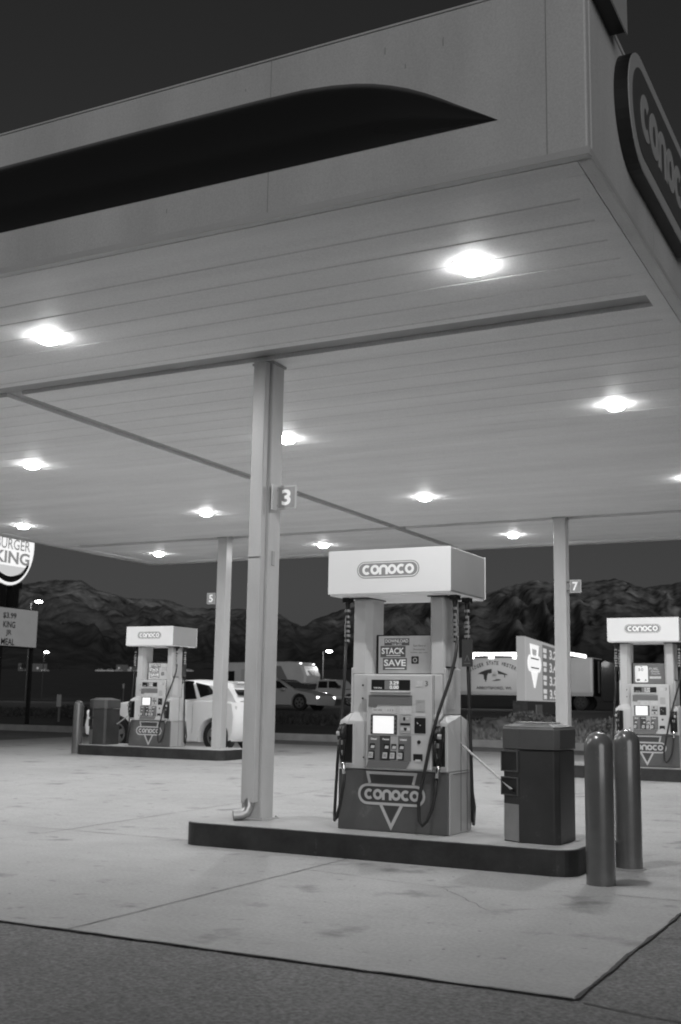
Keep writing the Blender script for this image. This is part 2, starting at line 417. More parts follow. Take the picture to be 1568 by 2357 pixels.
b.box(CX0-0.014, CX0-0.003, CY0, CY1, CZ-0.012, CZ+0.035)
b.box(CX0-0.012, CX1+0.012, CY1+0.001, CY1+0.012, CZ-0.012, CZ+0.035)
obj('drip_trim', P_(b), M['white_paint'], can)
b = B()   # top coping
b.box(CX0-0.008, CX1+0.008, CY0-0.008, CY0+0.10, FT, FT+0.012); b.box(CX1-0.10, CX1+0.008, CY0+0.10, CY1-0.1, FT, FT+0.03)
b.box(CX0-0.03, CX0+0.10, CY0+0.10, CY1-0.1, FT, FT+0.03); b.box(CX0-0.03, CX1+0.03, CY1-0.10, CY1+0.03, FT, FT+0.03)
obj('coping', P_(b), M['fascia'], can)
b = B()   # seams between fascia sheets
for x in (-1.89, -3.89, -7.55, -11.2, -14.9): b.box(x-0.003, x+0.003, CY0-0.0025, CY0+0.01, CZ+0.036, FT-0.002)
for y in (8.2, 11.9, 15.5, 19.2): b.box(CX1-0.01, CX1+0.0045, y-0.003, y+0.003, CZ+0.036, FT-0.002)
for x, z, h in ((-3.0, 5.60, .05), (-2.85, 5.46, .03), (-2.58, 5.55, .06), (-4.75, 4.80, .03), (-4.1, 5.6, .02)): b.box(x-.003, x+.003, CY0-.0032, CY0, z, z+h)
obj('fascia_seam', P_(b), M['seam'], can)
# ribbed soffit: sections between the girders
IX0, IX1, IY0, IY1 = CX0+0.30, CX1-0.22, CY0+0.28, CY1-0.28
G1, G2, G3, G4 = 8.97, 9.27, 19.52, 19.80; MX0, MX1 = -9.02, -8.80
def deck(x0, x1, y0, y1):
    b = B(); pitch = 0.372; prof = []
    y = y0; prof.append((y0, CZ+0.012))
    while y+pitch < y1-0.03:
        e = y+pitch
        prof += [(e-0.030, CZ+0.012), (e-0.020, CZ+0.019), (e-0.010, CZ+0.019), (e, CZ+0.012)]
        y = e
    prof.append((y1, CZ+0.012))
    n = len(prof)
    vs = [(x, a, z) for a, z in prof for x in (x0, x1)]
    fs = [(2*i, 2*i+1, 2*i+3, 2*i+2) for i in range(n-1)]
    t0 = len(vs); vs += [(x0, y0, CZ+0.10), (x1, y0, CZ+0.10), (x1, y1, CZ+0.10), (x0, y1, CZ+0.10)]
    fs += [(t0, t0+1, t0+2, t0+3), (0, 1, t0+1, t0), (2*n-2, 2*n-1, t0+2, t0+3)]
    fs += [tuple([2*i for i in range(n)]+[t0+3, t0]), tuple([2*i+1 for i in range(n)]+[t0+2, t0+1])]
    b.add(vs, fs)
    obj('soffit_panel', P_(b), M['soffit'], can)
deck(IX0, IX1, IY0, G1)
for a, c in ((IX0, MX0), (MX1, IX1)):
    deck(a, c, G2, G3); deck(a, c, G4, IY1)
b = B()   # flat margin round the deck
b.box(CX0+0.09, CX1-0.09, CY0+0.09, IY0-0.004, CZ, CZ+0.05); b.box(CX0+0.09, CX1-0.09, IY1+0.004, CY1-0.09, CZ, CZ+0.05)
b.box(CX0+0.09, IX0-0.004, IY0, IY1, CZ, CZ+0.05); b.box(IX1+0.004, CX1-0.092, IY0, IY1, CZ, CZ+0.05)
obj('soffit_margin', P_(b), M['soffit'], can)
obj('girder', P_(B().box(IX0, IX1, G1+0.006, G2-0.006, CZ+0.055, CZ+0.3)), M['girder'], can)
obj('girder', P_(B().box(IX0, IX1, G3+0.006, G4-0.006, CZ+0.055, CZ+0.3)), M['girder'], can)
obj('girder', P_(B().box(MX0+0.006, MX1-0.006, G2, G3, CZ+0.055, CZ+0.3)), M['girder'], can)
obj('girder', P_(B().box(MX0+0.006, MX1-0.006, G4, IY1, CZ+0.055, CZ+0.3)), M['girder'], can)
# dark pillow-shaped stripe that sweeps up from a point
up = [(-2.206, 4.94), (-2.35, 5.03), (-2.49, 5.115), (-2.60, 5.185), (-2.703, 5.245), (-2.83, 5.31), (-2.955, 5.362), (-3.08, 5.405), (-3.215, 5.440), (-3.4, 5.472), (-3.621, 5.495), (-4.0, 5.505), (-5.0, 5.51), (-17.0, 5.51)]
b = B(); K = 10; vs = []
for x, zt in up:
    for k in range(K+1):
        t = k/K; z = 4.94+(zt-4.94)*t; d = 0.11*math.sin(PI*t)**0.6*min(1, (zt-4.94)/0.45)
        vs.append((x, CY0-0.003-d, z))
fs = [(i*(K+1)+k, i*(K+1)+k+1, (i+1)*(K+1)+k+1, (i+1)*(K+1)+k) for i in range(len(up)-1) for k in range(K)]
b.add(vs, fs); obj('curved_stripe', P_(b), M['swoosh'], can, smooth=True)

# logo sign on the right-hand fascia
def logo_sign():
    T = frame((CX1+0.004, 0, 0), (0, 1, 0), (0, 0, 1), (1, 0, 0))
    e = thing('fascia_logo_sign', (CX1, 8.8, 5.4), 'pill shaped conoco sign mounted on the right canopy fascia', 'sign')
    L = lambda b: (setattr(b, 'v', [(x-CX1, y-8.8, z-5.4) for x, y, z in b.v]), b)[1]
    y0, y1, z0, z1 = 7.05, 9.45, 4.94, 5.79; cy, cz = (y0+y1)/2, (z0+z1)/2
    obj('sign_box', L(B().prism(pill(cy, cz, y1-y0, z1-z0, 20), 0, 0.092, T)), M['dark_return'], e)
    obj('sign_border', L(B().prism(pill(cy, cz, y1-y0-0.004, z1-z0-0.004, 20), 0.093, 0.100, T)), M['sign_light'], e)
    obj('sign_face', L(B().prism(pill(cy, cz, y1-y0-0.20, z1-z0-0.20, 20), 0.101, 0.105, T)), M['sign_dark'], e)
    obj('lettering', L(wordmark(B(), cy, cz, 1.76, 0.34, T, 0.106, 0.110)), M['sign_light'], e)
    # the upper wedge of the emblem above it
    e2 = thing('fascia_emblem_wedge', (CX1, 6.8, 5.9), 'dark raised wedge on top right edge of the canopy fascia', 'sign')
    L2 = lambda b: (setattr(b, 'v', [(x-CX1, y-6.8, z-5.9) for x, y, z in b.v]), b)[1]
    obj('wedge_box', L2(B().box(CX1+0.004, CX1+0.105, 6.40, 6.98, 5.72, 5.98)), M['dark_return'], e2)
    obj('wedge_face', L2(B().box(CX1+0.106, CX1+0.116, 6.38, 7.00, 5.71, 5.99)), M['sign_light'], e2)
logo_sign()

# canopy lights, 4 x 4
LX = [-2.91, -7.11, -11.35, -15.65]; LY = [7.78, 12.25, 16.75, 21.22]
row = ['front', 'second', 'third', 'back']
col = ['nearest the right edge', 'second from the right edge', 'second from the left edge', 'nearest the left edge']
def lamp():
    e = empty('canopy_light', (0, 0, 0))
    sq = lambda t, r_: (r_*math.copysign(abs(math.cos(t))**.6, math.cos(t)), r_*math.copysign(abs(math.sin(t))**.6, math.sin(t)))
    q = B(); n = 28; rings = [(.098, .008), (.099, -.012), (.094, -.032), (.078, -.050), (.046, -.061), (.001, -.064)]; vs = []
    for r_, z in rings: vs += [(*sq(2*PI*(k+.5)/n, r_), z) for k in range(n)]
    q.add(vs, [(a*n+k, a*n+(k+1) % n, (a+1)*n+(k+1) % n, (a+1)*n+k) for a in range(len(rings)-1) for k in range(n)]+[tuple((len(rings)-1)*n+k for k in range(n))])
    obj('lens', q, M['lens'], e, smooth=True)
    q = B(); outer = [(*sq(2*PI*(k+.5)/n, .150), z) for z in (.011, .007) for k in range(n)]
    q.add(outer, [(k, (k+1) % n, n+(k+1) % n, n+k) for k in range(n)]+[tuple(n+k for k in range(n))]); obj('housing', q, M['lens_ring'], e)
    l = bpy.data.lights.new('lamp_light', 'AREA'); l.shape = 'DISK'; l.size = 0.13; l.energy = LAMP_W
    lo = bpy.data.objects.new('lamp_light', l); C.objects.link(lo); lo.parent = e; lo.location = (0, 0, -0.067)
    return e
l0 = None
for j, y in enumerate(LY):
    for i, x in enumerate(LX):
        e = lamp() if l0 is None else copy_tree(l0)
        l0 = l0 or e
        e.location = (x, y, CZ+0.002)
        tag(e, 'lit canopy light in the %s row, %s of the canopy' % (row[j], col[i]), 'light', 'square lights in the canopy soffit')

# ------------------------------------------------------------------ columns, islands
NY, FY = 9.40, 19.55    # centre lines of the two island rows
IH = 0.20
def column(x, y, label, side=1, pipe=True):
    g = gz(y)+IH
    e = thing('canopy_column', (x, y, g), label, 'column', 'square columns holding up the canopy')
    h = CZ+0.05-g
    b = B(); b.box(-0.11, 0.11, -0.11, 0.11, 0, h); obj('shaft', b, M['column'], e, bevel=0.012)
    b = B(); b.box(-0.15, 0.15, -0.15, 0.15, 0.0, 0.012)
    for sx in (-.13, .13):
        for sy in (-.13, .13): b.lathe([(0.012, .012), (0.012, .03)], sx, sy, 6)
    obj('base_plate', b, M['column'], e)
    b = B(); b.box(-0.125, 0.125, -0.125, 0.125, h-0.065, h-0.045); obj('cap_plate', b, M['girder'], e)
    return e, h
c3, h3 = column(-5.68, NY+0.01, 'white column with a downspout beside the nearest fuel pump')
b = B(); b.box(-0.060, 0.080, -0.205, -0.116, 0.16, h3-0.06); obj('downspout', b, M['column'], c3, bevel=0.010, seg=2)
b = B()
for z in (2.45,): b.box(-0.059, 0.079, -0.217, -0.114, z, z+0.015)
obj('pipe_strap', b, M['column'], c3)
b = B(); b.tube([(0.01, -0.165, 0.20), (0.01, -0.165, 0.13), (-0.005, -0.18, 0.075), (-0.045, -0.215, 0.05), (-0.10, -0.26, 0.045)], [0.045, 0.05, 0.052, 0.05, 0.05], 14, cap=False)
el = smooth_angle(obj('drain_elbow', b, M['steel'], c3))
b = B(); b.tube([(-0.094, -0.255, 0.0455), (-0.098, -0.258, 0.045)], 0.047, 14); obj('pipe_mouth', b, M['black'], c3)
b = B(); b.box(0.111, 0.121, -0.05, 0.0, 2.38, 2.52); obj('junction_box', b, M['girder'], c3, bevel=0.004)
c5, _ = column(-12.78, FY+0.05, 'white column with flag 5 behind the left far pump')
c7, _ = column(-5.68, FY+0.05, 'white column with flag 7 in front of the price sign')
c1, _ = column(-12.78, NY+0.01, 'white column at the left end of the front row')

def flag(colx, y, num, side, zc):
    e = thing('pump_number_sign', (colx, y, zc), 'small square sign with white number %s on its column' % num, 'sign', 'number signs on the canopy columns')
    x0 = 0.11 if side > 0 else -0.11
    for dz in (-0.075, 0.075):
        obj('bracket', B().box(min(x0, x0+side*0.05), max(x0, x0+side*0.05), -0.015, 0.015, dz-0.006, dz+0.006), M['black'], e)
    b = B()
    xa, xb = sorted((x0+side*0.05, x0+side*0.255)); b.box(xa, xb, -0.012, 0.012, -0.115, 0.115); obj('sign_plate', b, M['sign_light'], e, bevel=0.003)
    T = frame(((xa+xb)/2, -0.0135, 0), (1, 0, 0), (0, 0, 1), (0, -1, 0))
    b = B(); b.prism([(-.088, -.10), (.088, -.10), (.088, .10), (-.088, .10)], 0, .002, T); obj('dark_panel', b, M['flag_grey'], e)
    b = B(); text(b, num, 0, 0, 0.10, 0.155, T, 0.0045, 0.03); obj('number', b, M['logo_white'], e)
    b = B()
    if num == '3':
        b.box(x0+0.035, x0+0.049, -0.10, -0.012, -0.125, 0.125); obj('side_plate', b, M['sign_light'], e)
    return e
flag(-5.68, NY-0.03, '3', 1, 3.24); flag(-12.78, FY, '5', -1, 3.35); flag(-5.68, FY, '7', 1, 3.37)

def island(x0, x1, yc, label):
    g = gz(yc-0.5)-0.03
    e = thing('pump_island', ((x0+x1)/2, yc, g), label, 'kerbed island', 'raised concrete pump islands')
    hx, hy, r = (x1-x0)/2, 0.57, 0.17
    poly = []
    for sx, sy, a in ((1, -1, -90), (1, 1, 0), (-1, 1, 90), (-1, -1, 180)):
        poly += arc(sx*(hx-r), sy*(hy-r), r, r, a, a+90, 8)
    top = gz(yc)+IH-g
    obj('kerb_wall', B().prism(poly, 0, top-0.012), M['kerb_side'], e)
    q = [(a*(1-0.004/hx), c*(1-0.004/hy)) for a, c in poly]
    obj('island_top', B().prism(q, top-0.011, top), M['island_top'], e, bevel=0.006)
    return e
island(-6.13, -2.50, NY, 'nearest dark sided concrete island under the big fuel pump')
island(-15.93, -12.28, FY, 'left far dark sided concrete island beside the white car')
island(-6.13, -2.50, FY, 'right far concrete island behind the pair of bollards')

# ------------------------------------------------------------------ fuel pump
def fuel_pump():
    e = empty('fuel_pump', (0, 0, 0))
    F = lambda y: frame((0, y, 0), (1, 0, 0), (0, 0, 1), (0, -1, 0))
    # lower cabinet
    b = B(); b.box(-.505, .52, -.262, .235, 0, .52); obj('cabinet', b, M['pump_side'], e, bevel=0.01)
    sk = obj('skirt_cover', B().box(-.52, .512, -.30, -.264, .004, .515), M['skirt'], e, bevel=0.006)
    obj('skirt_cover', B().box(-.52, .512, .237, .262, .004, .515), M['skirt'], e, bevel=0.006)
    b = B(); b.box(.521, .524, -.02, -.01, .02, 1.0); b.box(.521, .524, .13, .14, .02, 1.0); b.box(.521, .523, -.20, .18, 0.50, 0.508)
    obj('panel_seam', b, M['mid_grey'], e)
    # emblem on the skirt
    T = F(-.301); b = B(); cx, cz = -.008, .312
    b.stroke(pill(cx, cz, .612, .155), .022, T, 0, .003, True)
    b.stroke([(cx-.205, cz+.092), (cx-.228, cz+.181), (cx+.228, cz+.181), (cx+.205, cz+.092)], .024, T, 0, .003)
    b.stroke([(cx-.098, cz-.086), (cx, cz-.268), (cx+.098, cz-.086)], .026, T, 0, .003)
    wordmark(b, cx+.002, cz, .520, .090, T, 0, .003)
    obj('emblem', b, M['skirt_line'], e)
    b = B(); b.prism([(cx-.19, cz+.098), (cx-.205, cz+.165), (cx+.205, cz+.165), (cx+.19, cz+.098)], 0, .001, T); b.prism(pill(cx, cz, .585, .128), 0, .001, T); b.prism([(cx-.07, cz-.09), (cx, cz-.22), (cx+.07, cz-.09)], 0, .001, T)
    obj('emblem_ground', b, M['dark_grey'], e)
    # mid body with the sloping shoulders
    b = B()
    prof = [(-.305, .521), (-.305, .935), (-.215, 1.005), (-.215, 1.345), (.15, 1.345), (.15, 1.005), (.235, .935), (.235, .521)]
    b.prism(prof, -.43, .43, lambda p: (p[2], p[0], p[1]))
    obj('body', b, M['pump'], e, bevel=0.01)
    for s in (-1, 1):   # flared cheeks holding the nozzles
        b = B(); ring = []
        prof = [(-.305, .521), (-.305, .935), (-.215, 1.0), (.14, 1.0), (.235, .935), (.235, .521)]
        vs = [(s*.431, a, z) for a, z in prof]+[(s*(.517 if z < .95 else .455), a, z) for a, z in prof]; n = 6
        b.add(vs, [tuple(range(n)), tuple(range(n, 2*n))]+[(i, (i+1) % n, n+(i+1) % n, n+i) for i in range(n)])
        obj('cheek', b, M['pump'], e, bevel=0.012)
    # posts
    for s in (-1, 1):
        b = B()
        pl = [(s*.285, -.13), (s*.325, -.205), (s*.435, -.215), (s*.447, -.19), (s*.447, .13), (s*.435, .15), (s*.325, .15), (s*.285, .09)]
        vs = []
        for z, k in ((1.346, 1.0), (2.02, 0.985)):
            vs += [((x-s*.37)*1+s*.37*k, y, z) for x, y in pl]
        n = len(pl)
        b.add(vs, [tuple(range(n)), tuple(range(n, 2*n))]+[(i, (i+1) % n, n+(i+1) % n, n+i) for i in range(n)])
        obj('post', b, M['pump'], e, bevel=0.006)
    obj('post_extension', B().box(.431, .46, -.205, .14, 1.003, 1.40), M['pump'], e, bevel=0.006)
    obj('post_extension', B().box(-.46, -.431, -.205, .14, 1.003, 1.40), M['pump'], e, bevel=0.006)
    b = B(); b.box(.461, .464, -.185, -.01, 1.05, 1.40); obj('side_sticker', b, M['light'], e)
    b = B(); b.box(.448, .470, -.19, -.005, 1.402, 1.414); obj('sticker_clip', b, M['black'], e)
    # front door with its controls
    door = obj('door', B().box(-.235, .385, -.345, -.306, .535, 1.335), M['pump'], e, bevel=0.008)
    T = F(-.346)
    def pn(name, u0, u1, v0, v1, m_, n0=0, n1=.003, bv=0, par=door):
        return obj(name, B().prism([(u0, v0), (u1, v0), (u1, v1), (u0, v1)], n0, n1, T), m_, par, bevel=bv)
    b = B(); b.box(.388, .392, -.308, -.3055, .54, 1.33); obj('door_gap', b, M['dark_grey'], e)
    dsp = pn('price_display', -.187, .182, 1.203, 1.292, M['black'])
    pn('display_window', -.060, .077, 1.208, 1.287, M['display_grey'], .0031, .0036, par=dsp)
    b = B()
    for r_, txt in enumerate(('3.29', '0.00')): text(b, txt, .032, 1.266-r_*.038, .085, .030, T, .0042, .02)
    text(b, 'THIS SALE', -.125, 1.222, .08, .012, T, .0042, .01)
    obj('display_digits', b, M['digits'], dsp)
    pn('display_ledge', -.195, .190, 1.182, 1.197, M['light'], 0, .02, .003)
    pn('printer_hood', -.212, .201, 1.075, 1.160, M['mid_grey'])
    b = B(); b.prism([(-.212, 1.06), (-.14, 1.045), (-.12, 1.085), (-.212, 1.09)], .0031, .005, T); obj('hood_lip', b, M['mid_grey'], door)
    pn('instruction_label', -.178, .046, 1.000, 1.055, M['light'], .0032, .005)
    pn('instruction_label', .086, .196, 1.000, 1.068, M['light'], .0032, .005)
    b = B(); text(b, 'PAY HERE', -.12, 1.03, .08, .014, T, .0056, .01); text(b, '1 2 3', .0, 1.03, .05, .014, T, .0056, .01)
    obj('label_lettering', b, M['mid_grey'], door)
    sc = pn('screen_bezel', -.190, .062, .825, .990, M['dark_grey'], 0, .004, .002)
    pn('screen', -.166, .032, .832, .981, M['screen'], .0042, .006, par=sc)
    b = B()
    for k in range(4):
        for u in (-.180, .046): b.prism([(u-.007, .845+k*.035), (u+.007, .845+k*.035), (u+.007, .862+k*.035), (u-.007, .862+k*.035)], .0042, .008, T)
    obj('soft_key', b, M['mid_grey'], sc)
    cr = pn('card_reader', .090, .196, .838, .985, M['pump2'], 0, .012, .003)
    b = B(); b.prism([(.125, .945), (.143, .945), (.143, .975), (.125, .975)], .0125, .014, T); b.prism([(.098, .905), (.190, .905), (.190, .925), (.098, .925)], .0125, .014, T)
    b.prism([(.125, .885), (.165, .885), (.150, .860), (.140, .860)], .0125, .014, T); obj('card_slot', b, M['black'], cr)
    b = B(); b.prism([(.10, .862), (.130, .862), (.130, .888), (.10, .888)], .0125, .015, T); b.prism([(.160, .862), (.190, .862), (.190, .888), (.160, .888)], .0125, .015, T); b.prism([(.150, .955), (.172, .955), (.172, .968), (.150, .968)], .0125, .016, T)
    obj('card_guide', b, M['light'], cr)
    pn('warning_label', .236, .322, 1.020, 1.125, M['pump2'], 0, .002)
    b = B(); T2 = F(-.349)
    text(b, '1', .280, 1.058, .012, .035, T2, 0, .02); b.stroke([(.25, 1.11), (.31, 1.11)], .012, T2, 0, .001); b.stroke([(.25, 1.03), (.31, 1.03)], .010, T2, 0, .001)
    obj('warning_lettering', b, M['pale'], door)
    pn('notice_label', .230, .325, .985, 1.003, M['light'], 0, .002)
    kp = pn('keypad', .226, .330, .840, .972, M['black'], 0, .006, .003)
    b = B(); b.stroke([(.252, .935), (.256, .922), (.262, .925)], .006, T, .0065, .008); b.prism([(.276, .905), (.286, .905), (.286, .913), (.276, .913)], .0065, .008, T); obj('keypad_mark', b, M['light'], kp)
    pn('small_label', .235, .295, 1.235, 1.285, M['light'], 0, .002)
    b = B(); text(b, '3', .335, 1.262, .028, .045, T, .001, .01); obj('door_number', b, M['mid_grey'], door)
    # grade selectors
    sel = pn('grade_panel', -.213, .196, .603, .815, M['mid_grey'], 0, .006, .002)
    cols = [(-.211, -.098, 'mid_grey'), (-.096, .002, 'dark_grey'), (.004, .076, 'pale'), (.078, .178, 'mid_grey')]
    for k, (u0, u1, mm) in enumerate(cols):
        pn('grade_stripe', u0, u1, .606, .812, M[mm], .0062, .008, par=sel)
        uc = (-.165, -.030, .040, .112)[k]
        bb = pn('grade_button', uc-.026, uc+.022, .700, .745, M['black'], .0085, .014, .002, par=sel)
        bb2 = pn('grade_button', uc-.034, uc+.020, .612, .683, M['black'], .0085, .013, .003, par=sel)
        b = B(); b.prism([(uc-.018, .705), (uc+.018, .705), (uc+.022, .728), (uc-.010, .730)], .0145, .017, T); b.prism([(uc-.038, .622), (uc+.004, .622), (uc+.008, .672), (uc-.032, .672)], .0135, .019, T)
        obj('button_cap', b, M['light'], sel)
        b = B(); text(b, ('85', '88', '87', '91')[k], uc-.015, .647, .026, .030, T, .0195, .01); obj('octane_number', b, M['mid_grey'], sel)
    b = B()
    for uc, t_ in ((-.155, 'Diesel'), (-.038, 'Premium'), (.125, 'Unleaded')): text(b, t_, uc, .784, .055 if t_ == 'Diesel' else .062, .016, T, .009, .02)
    obj('grade_lettering', b, M['logo_white'], sel)
    b = B(); b.prism([(-.225, .540), (-.205, .600), (.185, .600), (.150, .540)], .001, .012, T); obj('lower_tray', b, M['mid_grey'], door, bevel=.003)
    b = B(); b.lathe([(.016, 0), (.016, .006), (.010, .008)], 0, 0, 16); b.v = [T((x+.268, y+.768, z)) for x, y, z in b.v]; obj('key_lock', b, M['black'], door)
    rc = pn('receipt_slot', .216, .302, .612, .668, M['black'], 0, .004, .002)
    pn('receipt_paper', .236, .286, .605, .622, M['light'], .0042, .007, par=rc)
    # small lock holes on the left of the body
    b = B(); T3 = F(-.306)
    for u, v in ((-.275, .62),): b.lathe([(.008, 0), (.008, .002)], u, v, 10)
    T4 = F(-.2155)
    c_ = B()
    for u, v in ((-.335, 1.245), (-.335, 1.13)): c_.lathe([(.009, 0), (.009, .002)], u, v, 10)
    b.v = [T3(p) for p in b.v]; c_.v = [T4(p) for p in c_.v]; b.add(c_.v, c_.f); obj('lock_hole', b, M['black'], e)
    # nozzle boots and nozzles
    for s in (-1, 1):
        T = frame((s*.438, -.3055, 0), (s, 0, 0), (0, 0, 1), (0, -1, 0))
        bt = obj('nozzle_boot', B().prism([(-.062, .565), (.062, .565), (.062, .905), (-.062, .905)], 0, .004, T), M['black'], e)
        b = B(); b.stroke([(-.064, .562), (.064, .562), (.064, .908), (-.064, .908)], .010, T, 0.0, .016, True); obj('boot_frame', b, M['pump'], bt)
        nz = B()
        x = s*.455
        nz.tube([(x, -.350, .575), (x+s*.002, -.362, .65), (x+s*.004, -.370, .73), (x+s*.004, -.368, .79)], [.020, .024, .034, .040], 12)
        nz.tube([(x+s*.004, -.368, .775), (x+s*.006, -.372, .84), (x+s*.002, -.350, .88), (x, -.322, .892)], [.042, .044, .036, .022], 12)
        nz.tube([(x, -.372, .79), (x-s*.006, -.425, .775), (x-s*.008, -.430, .69), (x-s*.004, -.400, .61), (x, -.360, .59)], .009, 8)
        no = obj('nozzle', nz, M['black'], e, smooth=True)
        c_ = B(); c_.tube([(x+s*.022, -.408, .80), (x+s*.024, -.404, .84)], .019, 10)
        obj('nozzle_trim', c_, M['pale'], no, smooth=True)
        c_ = B(); c_.box(x-.024, x+.020, -.418, -.396, .725, .765); obj('nozzle_trim', c_, M['steel'], no, bevel=.004)
        c_ = B(); c_.tube([(x-s*.010, -.398, .68), (x-s*.004, -.392, .64)], .012, 8); obj('trigger', c_, M['chrome'], no)
        c_ = B(); c_.tube([(x, -.352, .58), (x-s*.008, -.356, .55), (x-s*.014, -.358, .515), (x-s*.018, -.358, .475)], [.018, .022, .017, .017], 10)
        obj('hose_swivel', c_, M['chrome'], no, smooth=True)
    # hoses
    r = .0145
    b = B(); b.tube([(.432, -.352, .49), (.425, -.360, .36), (.40, -.368, .22), (.355, -.375, .12), (.315, -.378, .082), (.288, -.380, .12), (.283, -.384, .26), (.305, -.388, .38), (.345, -.388, .555), (.395, -.384, .80), (.445, -.360, 1.0), (.525, -.285, 1.3), (.553, -.225, 1.50), (.560, -.20, 1.66)], r, 10)
    obj('hose', b, M['rubber'], e, smooth=True)
    b = B(); b.tube([(-.432, -.352, .49), (-.445, -.352, .38), (-.475, -.345, .22), (-.52, -.325, .10), (-.552, -.30, .07), (-.570, -.27, .12), (-.580, -.235, .30), (-.578, -.215, .55), (-.555, -.21, .90), (-.525, -.21, 1.25), (-.515, -.205, 1.66)], r, 10)
    obj('hose', b, M['rubber'], e, smooth=True)
    b = B(); b.tube([(.535, .10, 1.62), (.55, .10, 1.2), (.565, .11, .7), (.575, .12, .3), (.568, .14, .10), (.555, .20, .06), (.545, .25, .2), (.49, .27, .5)], r, 10)
    obj('hose', b, M['rubber'], e, smooth=True)
    b = B(); b.tube([(-.515, .08, 1.62), (-.53, .09, 1.1), (-.55, .11, .5), (-.55, .15, .12), (-.54, .22, .08), (-.50, .27, .45)], r, 10)
    obj('hose', b, M['rubber'], e, smooth=True)
    # hose hangers: bracket under the sign, couplings and breakaways
    for (x, y, s) in ((.535, -.195, 1), (-.505, -.20, -1), (.535, .10, 1), (-.505, .08, -1)):
        b = B(); b.box(x-.035, x+.035, y-.045, y+.045, 1.985, 2.043); b.tube([(x, y, 1.99), (x, y, 1.93), (x+s*.004, y, 1.62)], [.026, .018, .016], 8)
        h = obj('hose_hanger', b, M['black'], e)
        c_ = B()
        for z, rr in ((1.925, .027), (1.87, .020), (1.82, .024), (1.785, .030), (1.74, .022), (1.70, .030), (1.655, .024)):
            c_.tube([(x+s*.002, y, z), (x+s*.002, y, z-.022)], rr, 10)
        c_.tube([(x+s*.016, y-.012, 1.86), (x+s*.020, y-.014, 1.72), (x+s*.012, y-.010, 1.66)], .005, 6)
        obj('coupling', c_, M['steel'], h)
    b = B(); b.box(.50, .60, .062, .070, 1.42, 1.66); obj('hose_tag', b, M['dark_grey'], e)
    T = frame((.55, .0615, 1.50), (1, 0, 0), (0, 0, 1), (0, -1, 0)); b = B(); b.stroke([(-.03, -.05), (.03, -.05)], .006, T, 0, .001); b.stroke([(-.02, -.03), (.0, .02), (.02, -.03)], .006, T, 0, .001); obj('tag_print', b, M['mid_grey'], e)
    # valance sign
    b = B(); poly = []
    b.box(-.588, .588, -.425, .425, 2.045, 2.43)
    vl = obj('sign_box', b, M['valance_side'], e, bevel=0.012, seg=3)
    obj('sign_face', B().box(-.590, .590, -.436, -.426, 2.043, 2.432), M['valance'], vl, bevel=0.003)
    obj('sign_face', B().box(-.590, .590, .426, .436, 2.043, 2.432), M['valance'], vl, bevel=0.003)
    b = B(); b.box(-.575, .575, -.42, .42, 2.030, 2.044); obj('sign_underside', b, M['valance'], vl)
    T = F(-.4365); b = B()
    b.prism(pill(0, 2.250, .600, .146), 0, .0015, T); obj('logo_ground', b, M['logo_grey'], vl)
    b = B(); b.stroke(pill(0, 2.250, .575, .124), .006, T, .0016, .002, True); wordmark(b, 0, 2.250, .500, .088, T, .0016, .003); obj('logo_lettering', b, M['logo_white'], vl)
    b = B()
    for s in (-1, 1): b.box(min(s*.29, s*.475), max(s*.29, s*.475), -.235, .16, 2.020, 2.0295)
    obj('post_gap_shadow', b, M['dark_grey'], e)  # dark plates painting in the shadowed gap between posts and sign
    # frame for the advertisement
    b = B(); b.box(-.283, .283, -.055, -.03, 1.347, 1.700); obj('advert_frame', b, M['black'], e, bevel=.003)
    return e
YN = 9.435
pump = fuel_pump(); pump.location = (-4.165, YN, IH+.004)
tag(pump, 'nearest fuel pump, full size in the middle, beside the downspout column', 'fuel pump', 'fuel pumps on the islands')
pL = copy_tree(pump); pL.location = (-14.235, YN+10.10, gz(19.4)+IH+.004)
tag(pL, 'small far fuel pump at left, in front of the white car', 'fuel pump', 'fuel pumps on the islands')
pR = copy_tree(pump); pR.location = (-4.175, YN+10.10, gz(19.4)+IH+.004)
tag(pR, 'far fuel pump at the right edge, behind the pair of bollards', 'fuel pump', 'fuel pumps on the islands')
